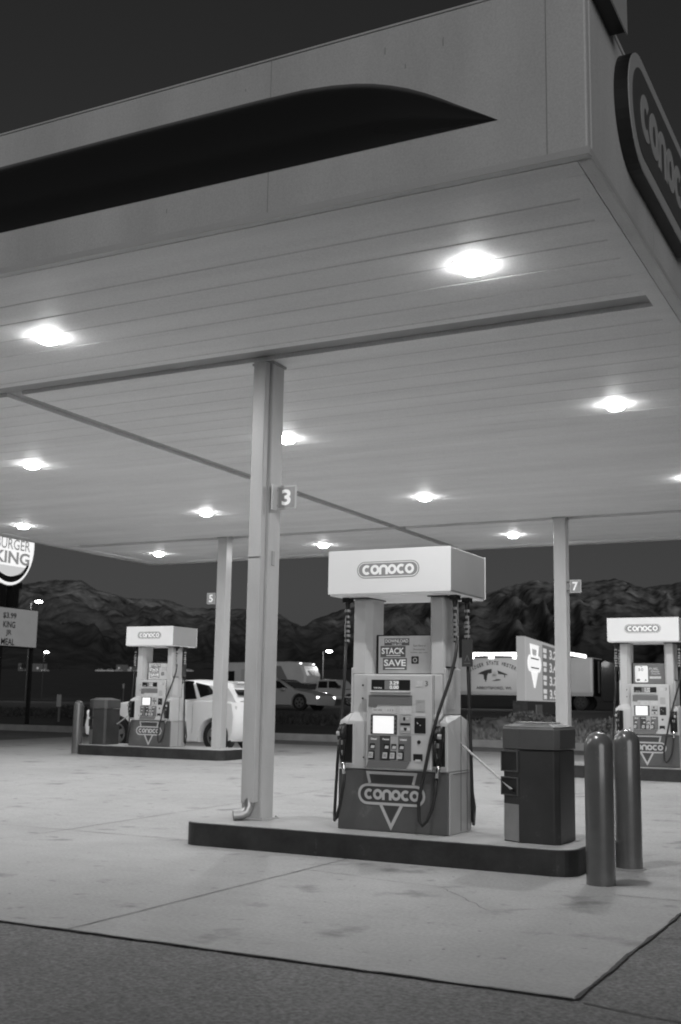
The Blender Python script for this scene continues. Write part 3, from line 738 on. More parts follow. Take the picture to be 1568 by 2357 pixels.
def advert_stack(e):
    T = frame((0, -.056, 0), (1, 0, 0), (0, 0, 1), (0, -1, 0))
    a = obj('advert_panel', B().prism([(-.258, 1.356), (.272, 1.356), (.272, 1.690), (-.258, 1.690)], 0, .003, T), M['advert'], e)
    b = B()
    for u0, u1, v0, v1 in ((-.20, .045, 1.605, 1.668), (-.238, .008, 1.500, 1.600), (-.213, .022, 1.385, 1.492)): b.prism([(u0, v0), (u1, v0), (u1, v1), (u0, v1)], .0032, .004, T)
    obj('advert_block', b, M['mid_grey'], a)
    b = B(); text(b, 'DOWNLOAD', -.078, 1.645, .225, .030, T, .0046, .01); text(b, 'THE APP', -.078, 1.615, .10, .013, T, .0046, .01)
    text(b, 'STACK', -.115, 1.556, .225, .056, T, .0046, .03); b.stroke([(-.18, 1.515), (-.04, 1.515)], .007, T, .004, .0046)
    text(b, 'SAVE', -.095, 1.450, .215, .060, T, .0046, .03); b.stroke([(-.19, 1.400), (.0, 1.400)], .009, T, .004, .0046)
    obj('advert_lettering', b, M['logo_white'], a)
    b = B(); text(b, 'Scan Here to', .145, 1.602, .12, .016, T, .0046, .005); text(b, 'Download the', .142, 1.568, .11, .015, T, .0046, .005); text(b, 'mobile app now', .142, 1.540, .165, .014, T, .0046, .005)
    obj('advert_small_print', b, M['mid_grey'], a)
    b = B(); b.prism([(.072, 1.440), (.132, 1.440), (.138, 1.447), (.138, 1.500), (.132, 1.507), (.072, 1.507), (.066, 1.500), (.066, 1.447)], .0032, .004, T); obj('app_icon', b, M['dark_grey'], a)
    b = B(); b.stroke(arc(.102, 1.474, .017, .017, 0, 360, 12)[:-1], .008, T, .0042, .0048, True); obj('icon_mark', b, M['light'], a)
def advert_dark(e):
    T = frame((0, -.056, 0), (1, 0, 0), (0, 0, 1), (0, -1, 0))
    a = obj('advert_panel', B().prism([(-.258, 1.356), (.272, 1.356), (.272, 1.690), (-.258, 1.690)], 0, .003, T), M['mid_grey'], e)
    b = B(); rr = .02; q = []
    for cx_, cy_, a0 in ((-.01-rr, 1.375+rr, -90), (-.01-rr, 1.650-rr, 0), (-.225+rr, 1.650-rr, 90), (-.225+rr, 1.375+rr, 180)): q += arc(cx_, cy_, rr, rr, a0, a0+90, 5)
    b.prism(q, .0032, .005, T); obj('advert_card', b, M['logo_white'], a)
    b = B(); text(b, '30', -.130, 1.585, .09, .05, T, .0056, .0); b.prism([(-.20, 1.395), (-.15, 1.395), (-.14, 1.43), (-.20, 1.43)], .005, .0056, T); b.prism([(-.07, 1.40), (-.03, 1.40), (-.05, 1.43)], .005, .0056, T)
    b.prism([(-.15, 1.640), (-.09, 1.640), (-.12, 1.628)], .005, .0056, T)
    obj('card_print', b, M['mid_grey'], a)
    b = B(); b.prism([(.015, 1.435), (.205, 1.435), (.205, 1.475), (.015, 1.475)], .0032, .005, T); text(b, 'FUEL', .09, 1.60, .15, .035, T, .0045, .02); text(b, 'REWARD', .11, 1.555, .14, .03, T, .0045, .02); text(b, 'POINTS', .12, 1.515, .14, .022, T, .0045, .02)
    obj('advert_lettering', b, M['light'], a)
advert_stack(pump); advert_stack(pL); advert_dark(pR)

# ------------------------------------------------------------------ bin, squeegee, bollards
def bin_(x, y, z, flip, label):
    e = thing('trash_bin', (x, y, z), label, 'bin', 'forecourt bins with windscreen wash'); f = flip
    P = [(-.245, -.165), (-.08, -.255), (.205, -.255), (.245, -.215), (.245, .215), (.19, .255), (-.18, .255), (-.245, .20)]
    P = [(f*a, c) for a, c in P]
    sc = lambda k: [(a*k, c*k) for a, c in P]
    obj('shell', B().prism(P, 0, .735), M['can'], e, bevel=.008)
    b = B(); n = len(P); vs = []
    for k, zz in ((1.03, .74), (1.035, .90), (.99, .918), (.70, .945)): vs += [(a*k, c*k, zz) for a, c in P]
    fs = [tuple(range(n)), tuple(range(3*n, 4*n))]
    for r_ in range(3): fs += [(r_*n+i, r_*n+(i+1) % n, (r_+1)*n+(i+1) % n, (r_+1)*n+i) for i in range(n)]
    obj('lid', b.add(vs, fs), M['can_lid'], e, bevel=.004)
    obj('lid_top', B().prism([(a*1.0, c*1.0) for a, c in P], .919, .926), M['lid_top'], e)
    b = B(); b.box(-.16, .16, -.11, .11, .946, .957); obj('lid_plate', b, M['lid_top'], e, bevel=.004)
    # the chamfered face carries two openings, a dark tray and a metal panel
    A = Vector((f*-.245, -.165, 0)); Bv = Vector((f*-.08, -.255, 0)); U = (Bv-A).normalized(); L_ = (Bv-A).length
    N = Vector((U.y, -U.x, 0));
    if N.y > 0: N = -N
    T = frame(A, U, (0, 0, 1), N)
    for v0, v1 in ((.565, .715), (.375, .505)):
        w_ = obj('opening', B().prism([(-.012, v0), (L_-.02, v0), (L_-.02, v1), (-.012, v1)], .001, .008, T), M['black'], e)
        b = B(); b.stroke([(-.016, v0-.004), (L_-.016, v0-.004), (L_-.016, v1+.004), (-.016, v1+.004)], .009, T, .001, .014, True); obj('opening_rim', b, M['can_lid'], w_)
    obj('metal_panel', B().prism([(.006, .01), (L_-.008, .01), (L_-.008, .300), (.006, .300)], .001, .004, T), M['steel'], e)
    return e
bin_(-2.92, 9.32, IH+.004, 1, 'dark lidded bin with two openings between near pump and bollards')
bin_(-15.58, FY-.10, gz(FY)+IH+.004, 1, 'grey bin on the left far island in front of the white car bonnet')
def squeegee(p, q, label):
    p, q = Vector(p), Vector(q); e = thing('squeegee', tuple(q), label, 'squeegee', 'window squeegees'); d = (p-q)
    b = B(); b.tube([(0, 0, 0), tuple(d*.5), tuple(d)], .0105, 8); obj('pole', b, M['light'], e, smooth=True)
    b = B(); b.tube([tuple(d*.97), tuple(d*1.012)], .014, 8); b.tube([(-.0, -.0, .0), tuple(d*.05)], .013, 8); obj('grip', b, M['pale'], e)
    b = B(); b.box(-.012, .012, -.05, .03, -.014, .008); obj('head', b, M['black'], e)
squeegee((-3.655, 9.45, IH+.755), (-3.07, 9.10, IH+.415), 'pale pole squeegee leaning from near pump into dark bin')
squeegee((-14.76, FY-.05, gz(FY)+IH+.75), (-15.20, FY-.15, gz(FY)+IH+.42), 'pale pole squeegee between left far pump and grey bin')
def bollard(x, y, label, seal=True):
    e = thing('bollard', (x, y, gz(y)), label, 'bollard', 'steel bollards at the island ends')
    r = .107; b = B(); prof = [(r, 0), (r, .99)]+[(r*math.cos(R(a)), .99+.12*math.sin(R(a))) for a in range(10, 90, 10)]+[(.006, 1.11)]
    smooth_angle(obj('post', b.lathe(prof, 0, 0, 32), M['bollard'], e), 60)
    if seal: obj('base_seal', B().lathe([(r+.03, .001), (r+.022, .010)], 0, 0, 28), M['kerb'], e)
bollard(-2.245, 8.66, 'front bollard of the near pair, closest to camera', False)
bollard(-2.245, 9.56, 'rear bollard of the near pair, behind the front one')
bollard(-15.99, FY-.44, 'leftmost far bollard, standing clear left of the grey bin')
bollard(-15.93, FY+.46, 'far bollard mostly hidden behind the grey bin')

# ------------------------------------------------------------------ vehicles
def ring_face(b, n0, n): b.f.append(tuple(range(n0, n0+n)))
def extr(b, prof, y0, y1, inset=0.0, zc=0):
    n = len(prof); vs = [(x, y0, z) for x, z in prof]+[(x, y1, z) for x, z in prof]
    b.add(vs, [tuple(range(n)), tuple(range(n, 2*n))]+[(i, (i+1) % n, n+(i+1) % n, n+i) for i in range(n)]); return b
def loft(b, secs):
    """secs: list of (y, profile) with equal counts"""
    n = len(secs[0][1]); o = len(b.v)
    for y, pr_ in secs:
        for x, z in pr_: b.v.append((x, y, z))
    for k in range(len(secs)-1):
        for i in range(n): b.f.append((o+k*n+i, o+k*n+(i+1) % n, o+(k+1)*n+(i+1) % n, o+(k+1)*n+i))
    b.f.append(tuple(o+i for i in range(n))); b.f.append(tuple(o+(len(secs)-1)*n+i for i in range(n)))
    return b
def wheel(parent, x, y, r, wd, side, rimmat='steel'):
    b = B(); seg = 28; prof = [(r*.62, -wd/2), (r*.95, -wd/2), (r, -wd/2+.03), (r, wd/2-.03), (r*.95, wd/2), (r*.62, wd/2)]
    b.lathe(prof, 0, 0, seg); b.v = [(x+a, y+c, r+z_) for a, z_, c in b.v]
    t = smooth_angle(obj('wheel', b, M['rubber'], parent))
    b = B(); ys = y+side*(wd/2+.002)
    for k in range(5):
        a = 2*PI*k/5+.3; c, s_ = math.cos(a), math.sin(a)
        b.add([(x+c*r*.12-s_*.05, ys, r+s_*r*.12+c*.05), (x+c*r*.60-s_*.06, ys, r+s_*r*.60+c*.06), (x+c*r*.60+s_*.06, ys, r+s_*r*.60-c*.06), (x+c*r*.12+s_*.05, ys, r+s_*r*.12-c*.05),
               (x+c*r*.12-s_*.05, ys-side*.03, r+s_*r*.12+c*.05), (x+c*r*.60-s_*.06, ys-side*.03, r+s_*r*.60+c*.06), (x+c*r*.60+s_*.06, ys-side*.03, r+s_*r*.60-c*.06), (x+c*r*.12+s_*.05, ys-side*.03, r+s_*r*.12-c*.05)],
              [(0, 1, 2, 3), (7, 6, 5, 4), (0, 1, 5, 4), (1, 2, 6, 5), (2, 3, 7, 6), (3, 0, 4, 7)])
    b.stroke([(x+r*.6*math.cos(R(a)), r+r*.6*math.sin(R(a))) for a in range(0, 360, 15)], .035, lambda p: (p[0], ys-side*p[2], p[1]), 0, .03, True)
    b.lathe([(r*.2, 0), (r*.2, .02)], 0, 0, 12) if False else None
    obj('rim', b, M[rimmat], t)
    return t
def arch(cx, cz, r, a0=0, a1=180, n=10): return arc(cx, cz, r, r, a0, a1, n)
def car(name, loc, label, cat, paint, L=4.6, H=1.62, W=1.84, nose=-1, body='suv', lights=None, rz=0.0):
    """front of the car at x = nose*L/2; profile drawn for nose at -x then mirrored"""
    e = thing(name, loc, label, cat, None, rz); m_ = -nose
    X = lambda pts: [(m_*a, z) for a, z in pts]
    wr = .36; fx, rx = -L/2+.92, L/2-(.53 if body == 'suv' else .98)
    if body == 'suv':
        low = [(-L/2+.04, .30), (-L/2, .52), (-L/2+.05, .78), (-L/2+.30, .93), (-L/2+1.15, 1.07), (-L/2+1.32, 1.10), (L/2-.55, 1.14), (L/2-.06, 1.10), (L/2, .80), (L/2-.03, .42), (L/2-.10, .28)]
        roof = [(-L/2+1.28, 1.08), (-L/2+1.85, 1.47), (-L/2+2.15, H-.04), (-L/2+2.9, H), (L/2-.75, H-.03), (L/2-.30, H-.07), (L/2-.10, 1.12)]
        glass = [[(-L/2+1.62, 1.13), (-L/2+2.02, 1.47), (-L/2+2.30, 1.53), (-L/2+2.62, 1.54), (-L/2+2.62, 1.13)], [(-L/2+2.70, 1.13), (-L/2+2.70, 1.54), (L/2-1.22, 1.53), (L/2-1.10, 1.15)], [(L/2-1.14, 1.50), (L/2-.80, 1.44), (L/2-.62, 1.27), (L/2-1.0, 1.18)]]
    else:
        low = [(-L/2+.04, .24), (-L/2, .46), (-L/2+.04, .66), (-L/2+.30, .78), (-L/2+1.15, .92), (-L/2+1.30, .94), (L/2-1.0, .98), (L/2-.06, .94), (L/2, .70), (L/2-.03, .36), (L/2-.10, .24)]
        roof = [(-L/2+1.20, .93), (-L/2+1.85, 1.30), (-L/2+2.1, H-.03), (-L/2+2.8, H), (L/2-1.3, H-.06), (L/2-.55, .97)]
        glass = [[(-L/2+1.55, .97), (-L/2+2.0, 1.28), (-L/2+2.25, H-.09), (-L/2+2.55, H-.07), (-L/2+2.55, .97)], [(-L/2+2.62, .97), (-L/2+2.62, H-.07), (L/2-1.42, H-.12), (L/2-.95, 1.0)]]
    bot = [(rx+wr+.05, .26)]+[(a, max(z, .26)) for a, z in arch(rx, wr, wr+.05, 0, 180, 12)]+[(rx-wr-.05, .22), (fx+wr+.05, .22)]+[(a, max(z, .26)) for a, z in arch(fx, wr, wr+.05, 0, 180, 12)]+[(fx-wr-.05, .26)]
    full = low+bot
    cxm = 0
    def shrink(p, k, kz): return [(a*(k if a > 0 else 1-(1-k)*.25), .6+(z-.6)*kz) for a, z in p]
    b = B(); loft(b, [(-W/2, X(shrink(full, .945, .93))), (-W/2+.05, X(shrink(full, .965, .985))), (-W/2+.30, X(full)), (W/2-.30, X(full)), (W/2-.05, X(shrink(full, .955, .985))), (W/2, X(shrink(full, .93, .93)))])
    bo = smooth_angle(obj('body', b, paint, e), 32)
    b = B(); n = len(roof); loft(b, [(-W/2+.06, X([(a, min(z, 1.1)) if i in (0, n-1) else (a, z-.10 if z > 1.2 else z) for i, (a, z) in enumerate(roof)])), (-W/2+.17, X([(a, z-.03) for a, z in roof])), (-W/2+.30, X(roof)), (W/2-.30, X(roof)), (W/2-.17, X([(a, z-.03) for a, z in roof])), (W/2-.06, X([(a, z-.10 if z > 1.2 else z) for a, z in roof]))])
    smooth_angle(obj('roof', b, paint, e), 50)
    for s in (-1, 1):
        for g_ in glass:
            b = B(); yy = s*(W/2-.052)
            vs = [(a, (s*(W/2-.045) if z < 1.3 else s*(W/2-.055)), z) for a, z in X(g_)]
            vs2 = [(a, yy_-s*.05, z) for a, yy_, z in vs]; k = len(vs)
            b.add(vs+vs2, [tuple(range(k)), tuple(range(k, 2*k))]+[(i, (i+1) % k, k+(i+1) % k, k+i) for i in range(k)])
            obj('side_window', b, M['glass_dark'], e)
    # windscreen and rear window
    (x0, z0), (x1, z1) = roof[0], roof[1]
    b = B(); q = [(x0+.06, z0+.05), (x1+.16, z1+.05), (x1+.20, z1+.03), (x0+.10, z0+.03)]
    q = [(x0+.05, z0+.06), (roof[2][0]-.08, roof[2][1]-.035), (roof[2][0]+.0, roof[2][1]-.08), (x0+.12, z0+.0)]
    extr(b, X([(a-.015, z+.015) for a, z in q]), -W/2+.22, W/2-.22); obj('windscreen', b, M['glass_dark'], e)
    (x0, z0), (x1, z1) = roof[-1], roof[-2]
    b = B(); extr(b, X([(x1-.01, z1-.10), (x1+(x0-x1)*.78, z0+.12), (x1+(x0-x1)*.78+.035, z0+.12), (x1+.035, z1-.10)]), -W/2+.22, W/2-.22); obj('rear_window', b, M['glass_dark'], e)
    if body == 'suv':
        b = B(); extr(b, X([(x1-.28, z1+.045), (x1+.12, z1+.035), (x1+.12, z1-.01), (x1-.28, z1-.0)]), -W/2+.25, W/2-.25); obj('spoiler', b, paint, e, bevel=.01)
    for xx in (fx, rx):
        for s in (-1, 1): wheel(e, m_*xx, s*(W/2-.13), wr, .23, s)
    for s in (-1, 1):
        hz = .80 if body == 'suv' else .58; hl = .42 if body == 'suv' else .50
        b = B(); b.box(min(m_*(-L/2+.03), m_*(-L/2+hl)), max(m_*(-L/2+.03), m_*(-L/2+hl)), min(s*(W/2-.42), s*(W/2-.015)), max(s*(W/2-.42), s*(W/2-.015)), hz-.07, hz+.06)
        obj('headlight', b, lights or M['headlight_dim'], e, bevel=.03)
        b = B(); b.box(min(m_*(L/2-.38), m_*(L/2-.09)), max(m_*(L/2-.38), m_*(L/2-.09)), min(s*(W/2-.30), s*(W/2-.05)), max(s*(W/2-.30), s*(W/2-.05)), hz+.10, hz+.22)
        obj('tail_light', b, M['light'], e, bevel=.03)
        b = B(); b.box(min(m_*(-L/2+1.60), m_*(-L/2+1.78)), max(m_*(-L/2+1.60), m_*(-L/2+1.78)), min(s*(W/2), s*(W/2+.17)), max(s*(W/2), s*(W/2+.17)), hz+.30, hz+.42)
        obj('mirror', b, paint, e, bevel=.03)
        b = B()
        for xd in (-L/2+2.35, L/2-1.65): b.box(min(m_*xd, m_*(xd+.18)), max(m_*xd, m_*(xd+.18)), min(s*(W/2-.01), s*(W/2+.018)), max(s*(W/2-.01), s*(W/2+.018)), hz+.17, hz+.20)
        obj('door_handle', b, paint, e)
        b = B()
        for xd in (-L/2+1.55, -L/2+2.66, L/2-1.16): b.box(m_*xd-.004, m_*xd+.004, min(s*(W/2-.03), s*(W/2-.0)), max(s*(W/2-.03), s*(W/2+.001)), .42, hz+.24)
        obj('door_gap', b, M['mid_grey'], e)
    if body == 'suv': obj('grille', B().box(min(m_*(-L/2-.01), m_*(-L/2+.2)), max(m_*(-L/2-.01), m_*(-L/2+.2)), -.5, .5, .42, .62), M['black'], e)
    return e
car('parked_suv', (-15.16, 21.60, gz(21.6)+.005), 'white hatchback suv parked behind the left far pump', 'car', M['white_car'], 4.12, 1.57, 1.60, -1)
car('sedan', (-26.6, 46.0, gz(46)-.01), 'grey sedan with bright headlights driving past on the road', 'car', M['silver_car'], 4.7, 1.42, 1.85, 1, 'sedan', M['headlight'])
car('headlit_car', (-74, 74, gz(74)), 'distant dark car with lit headlights under the reader board', 'car', M['dark_car'], 4.5, 1.45, 1.8, 1, 'sedan', M['headlight'], rz=R(-55))

def pickup(loc):
    e = thing('pickup_truck', loc, 'silver crew cab pickup truck towing the pale camper trailer', 'pickup truck')
    prof = [(-2.85, .55), (-2.85, 1.16), (-.95, 1.16), (-.93, 1.30), (1.10, 1.28), (1.30, 1.22), (2.55, 1.12), (2.80, .95), (2.85, .55), (2.45, .50)]+[(a, z) for a, z in arch(1.85, .42, .47, 10, 170, 8)]+[(1.3, .48), (-1.25, .48)]+[(a, z) for a, z in arch(-1.8, .42, .47, 10, 170, 8)]+[(-2.4, .5)]
    b = B(); extr(b, prof, -.95, .95); obj('body', b, M['silver_car'], e, bevel=.05, seg=3)
    cab = [(-.92, 1.28), (-.80, 1.86), (-.55, 1.92), (.65, 1.92), (.85, 1.84), (1.35, 1.26)]
    b = B(); loft(b, [(-.90, [(a, z-.04 if z > 1.5 else z) for a, z in cab]), (-.80, cab), (.80, cab), (.90, [(a, z-.04 if z > 1.5 else z) for a, z in cab])]); obj('cab', b, M['silver_car'], e)
    for s in (-1, 1):
        for q in ([(-.78, 1.30), (-.70, 1.78), (.02, 1.80), (.02, 1.30)], [(.12, 1.30), (.12, 1.80), (.68, 1.80), (1.18, 1.30)]):
            b = B(); extr(b, q, min(s*.895, s*.907), max(s*.895, s*.907)); obj('side_window', b, M['glass_dark'], e)
        for x in (-1.8, 1.85): wheel(e, x, s*.82, .40, .27, s)
        b = B(); b.box(2.62, 2.86, min(s*.6, s*.95), max(s*.6, s*.95), .85, 1.02); obj('headlight', b, M['headlight_dim'], e)
        b = B(); b.box(-2.5, 2.6, min(s*.952, s*.965), max(s*.952, s*.965), .62, .70); obj('side_trim', b, M['light'], e)
        b = B(); b.box(1.0, 1.16, min(s*.95, s*1.18), max(s*.95, s*1.18), 1.30, 1.50); obj('mirror', b, M['black'], e)
    b = B(); b.box(-.45, -.40, -.6, .6, 1.921, 1.95)
    obj('roof_light', b, M['headlight_dim'], e)
pickup((-39.6, 76, gz(76)))
def camper(loc):
    e = thing('camper_trailer', loc, 'pale fifth wheel camper trailer with rounded nose behind the grey sedan', 'camper trailer')
    prof = [(-4.4, .55), (-4.4, 3.05), (-4.2, 3.15), (2.2, 3.25), (2.9, 3.2), (3.35, 2.9), (3.65, 2.2), (3.60, 1.62), (1.2, 1.50), (1.1, .55)]
    k = lambda p, q: [(a, z) for a, z in [(x*1, zz) for x, zz in p]]
    b = B(); loft(b, [(-1.22, [(a-.12 if a > 1.5 else a, z-.06 if z > 2.5 else z) for a, z in prof]), (-1.10, prof), (1.10, prof), (1.22, [(a-.12 if a > 1.5 else a, z-.06 if z > 2.5 else z) for a, z in prof])])
    obj('shell', b, M['rv'], e, bevel=.06, seg=3)
    for x0, x1, z0, z1 in ((-3.9, -2.6, 1.7, 2.5), (-1.0, -.3, 1.9, 2.6)):
        b = B(); b.box(x0, x1, -1.235, -1.222, z0, z1); obj('window', b, M['glass_dark'], e)
    b = B(); b.box(-2.0, -1.3, -1.236, -1.222, .75, 2.65); obj('door', b, M['pale'], e)
    b = B(); b.box(-4.0, 1.0, -1.232, -1.222, .62, 1.25); obj('graphic_band', b, M['mid_grey'], e)
    b = B(); b.prism([(.6, 2.9), (1.5, 2.9), (2.1, 1.9), (1.7, 1.6), (.6, 2.5)], 1.223, 1.235, lambda p: (p[0], -p[2], p[1])); obj('swirl_graphic', b, M['mid_grey'], e)
    T = lambda p: (3.49+p[2]-.12*(p[1]-2.3)*0, p[0], p[1])
    # nose emblem on the sloping front cap
    def TN(p):
        z = p[1]; x = 3.65-(z-2.2)*.43 if z > 2.2 else 3.65
        return (x+.02+p[2], p[0], z)
    b = B(); b.prism([(-.45, 2.62), (.45, 2.62), (.25, 2.22), (-.25, 2.22)], 0, .02, TN); obj('nose_emblem', b, M['mid_grey'], e)
    b = B(); text(b, 'VT', 0, 2.42, .4, .26, TN, .025, .02); obj('emblem_lettering', b, M['light'], e)
    b = B(); text(b, 'CAMPER', 0, 2.80, 1.2, .12, TN, .02, .0); obj('nose_lettering', b, M['mid_grey'], e)
    for s in (-1, 1):
        b = B(); b.box(3.02, 3.12, min(s*.9, s*1.1), max(s*.9, s*1.1), 3.05, 3.14); obj('marker_lamp', b, M['headlight'], e)
        for x in (-3.0, -2.1): wheel(e, x, s*1.05, .36, .24, s)
    b = B(); b.box(2.0, 2.35, -.2, .2, 1.0, 1.55); obj('hitch', b, M['pale'], e)
camper((-44.9, 76, gz(76)))

def semi(loc):
    e = thing('semi_truck', loc, 'dark semi truck with pale box trailer lettered badger state western', 'truck')
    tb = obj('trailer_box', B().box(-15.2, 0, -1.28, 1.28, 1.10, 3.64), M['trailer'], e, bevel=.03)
    obj('trailer_rail', B().box(-15.2, -0.02, -1.295, 1.295, 0.98, 1.24), M['pale'], e)
    obj('dark_front_cover', B().box(.003, .06, -1.24, 1.24, 1.0, 3.58), M['black'], e)  # black cover added to keep the lamplit trailer front dark
    for x in (-.12, -15.1): obj('corner_post', B().box(x-.06, x+.06, -1.292, -1.281, 1.25, 3.62), M['light'], e)
    T = lambda p: (p[0]-7.22, -1.283-p[2], p[1])
    b = B(); s_ = 'BADGER STATE WESTERN'; n = len(s_)
    for i, ch in enumerate(s_):
        t = (i-(n-1)/2)/((n-1)/2); u = t*1.80; v = 3.27-.50*t*t
        if ch != ' ': text(b, ch, u, v, .15 if ch != 'I' else .05, .27, T, .004, .03, rot=-math.atan(1.0*t/1.8))
    text(b, 'ABBOTSFORD, WI.', 0, 1.46, 2.7, .24, T, .004, .03)
    obj('lettering', b, M['ink'], tb)
    b = B(); q = lambda L: [(a*.56, 2.38+(c-2.5)*.72) for a, c in L]   # painted scene: dark mesa, saguaro, ground
    b.prism(q([(-2.2, 2.62), (-1.7, 2.85), (-1.1, 3.02), (-.3, 3.15), (-.25, 2.75), (-.6, 2.65), (-.75, 2.72), (-.9, 2.45), (-.95, 2.05), (-1.05, 1.95), (-1.0, 1.85), (-1.15, 1.85), (-1.2, 2.0), (-1.35, 2.15), (-1.4, 2.55), (-1.7, 2.60)]), 0, .003, T)
    b.prism(q([(.5, 3.0), (1.0, 2.85), (1.8, 2.62), (1.9, 2.5), (1.55, 2.55), (1.5, 2.25), (1.4, 2.3), (1.42, 2.55), (1.0, 2.6), (.6, 2.62)]), 0, .003, T)
    b.prism(q([(-.35, 1.95), (0, 1.93), (.9, 2.0), (.95, 2.1), (.4, 2.12), (0, 2.0)]), 0, .003, T)
    obj('painted_scene', b, M['ink'], tb)
    b = B()
    for u, v, w_, h_ in ((.03, 2.63, .10, .08), (.05, 2.45, .16, .16), (-.05, 2.34, .11, .14), (.14, 2.27, .07, .2)): b.prism([(u-w_, v-h_/2), (u+w_*.6, v-h_), (u+w_, v+h_), (u-w_*.4, v+h_*.8)], 0, .003, T)
    obj('painted_figure', b, M['pale'], tb)
    obj('side_skirt', B().box(-10.9, -10.5, -1.2, -1.15, .35, .95), M['dark_grey'], e)
    b = B(); b.box(-11.9, -11.6, -1.21, -1.16, .35, .98); b.box(-11.5, -11.35, -1.21, -1.16, .35, .98); obj('landing_gear', b, M['pale'], e)
    for x in (-14.2, -12.9): wheel(e, x, -1.0, .52, .5, -1, 'dark_grey'); wheel(e, x, 1.0, .52, .5, 1, 'dark_grey')
    for x in (-2.2, -.9): wheel(e, x, -1.0, .52, .5, -1, 'dark_grey'); wheel(e, x, 1.0, .52, .5, 1, 'dark_grey')
    cab = [(.5, .9), (.5, 3.3), (.8, 3.5), (1.6, 3.3), (2.4, 2.9), (2.9, 2.0), (4.9, 1.75), (5.1, 1.6), (5.15, .6), (.6, .6)]
    b = B(); extr(b, cab, -1.15, 1.15); cb = obj('cab', b, M['dark_car'], e, bevel=.08, seg=3)
    b = B(); b.box(1.5, 2.35, -1.165, -1.152, 2.0, 2.75); obj('cab_window', b, M['glass_dark'], cb)
    wheel(e, 4.0, -1.0, .52, .3, -1, 'steel'); wheel(e, 4.0, 1.0, .52, .3, 1, 'steel')
    b = B(); b.tube([(.35, -1.0, 1.2), (.35, -1.0, 3.4)], .07, 10); obj('exhaust', b, M['dark_grey'], e)
semi((-20.7, 80, gz(80)))

# ------------------------------------------------------------------ signs
def burger_sign():
    X0 = -27.3; e = thing('restaurant_sign', (X0, 28.62, gz(28.6)), 'tall lit round burger king sign above a 3.99 meal reader board', 'sign')
    g = gz(28.6)
    T = frame((0.20, 0, -g), (0, 1, 0), (0, 0, 1), (1, 0, 0))    # u = y offset, v = world z
    b = B(); b.box(-.17, .17, -.42, -.18, 0, 7.2-g); b.box(-.17, .17, .18, .42, 4.25-g, 5.3-g) ; obj('pole', b, M['black'], e)
    b = B(); b.box(-.05, .05, 1.32, 1.42, 0, 3.0-g); obj('side_leg', b, M['black'], e)
    b = B(); b.box(-.12, .12, -.6, .6, 4.9-g, 5.1-g); obj('cross_bar', b, M['black'], e)
    ell = lambda k, n=40: [(-.14+1.13*k*math.cos(2*PI*i/n), 6.32+1.38*k*math.sin(2*PI*i/n)) for i in range(n)]
    rd = obj('round_sign', B().prism(ell(1), -.40, 0, T), M['lit_soft'], e)
    obj('round_face', B().prism(ell(.985), .001, .01, T), M['lit_sign'], rd)
    b = B(); text(b, 'BURGER', -.03, 6.33, 1.62, .36, T, .014, .012); text(b, 'KING', -.05, 5.88, 1.66, .42, T, .014, .035); obj('lettering', b, M['lit_mid'], rd)
    b = B(); b.prism(arc(-.14, 5.60, .72, .34, 180, 360, 18), .011, .014, T); obj('lower_bun', b, M['lit_soft'], rd)
    b = B(); b.prism(arc(-.14, 6.62, .80, .62, 0, 180, 18), .011, .014, T); obj('upper_bun', b, M['lit_soft'], rd)
    b = B()
    o_ = arc(-.14, 6.20, 1.02, 1.16, 212, 333, 22); i_ = arc(-.14, 6.22, .96, .97, 333, 212, 22)
    for k in range(22): b.prism([o_[k], o_[k+1], i_[22-k-1], i_[22-k]], .011, .014, T)
    obj('crescent', b, M['ink'], rd)
    bd = obj('reader_board', B().prism([(-1.40, 2.91), (1.40, 2.91), (1.40, 4.22), (-1.40, 4.22)], -.36, -.012, T), M['black'], e)
    obj('board_face', B().prism([(-1.37, 2.945), (1.37, 2.945), (1.37, 4.19), (-1.37, 4.19)], -.011, .0, T), M['board'], bd)
    b = B()
    for i, s_ in enumerate(('$3.99', 'KING', 'JR', 'MEAL')): text(b, s_, .02 if i != 3 else 0, 3.93-i*.285, (.62, .56, .27, .62)[i], .215, T, .006, .02)
    obj('board_lettering', b, M['ink'], bd)
    return e
burger_sign()

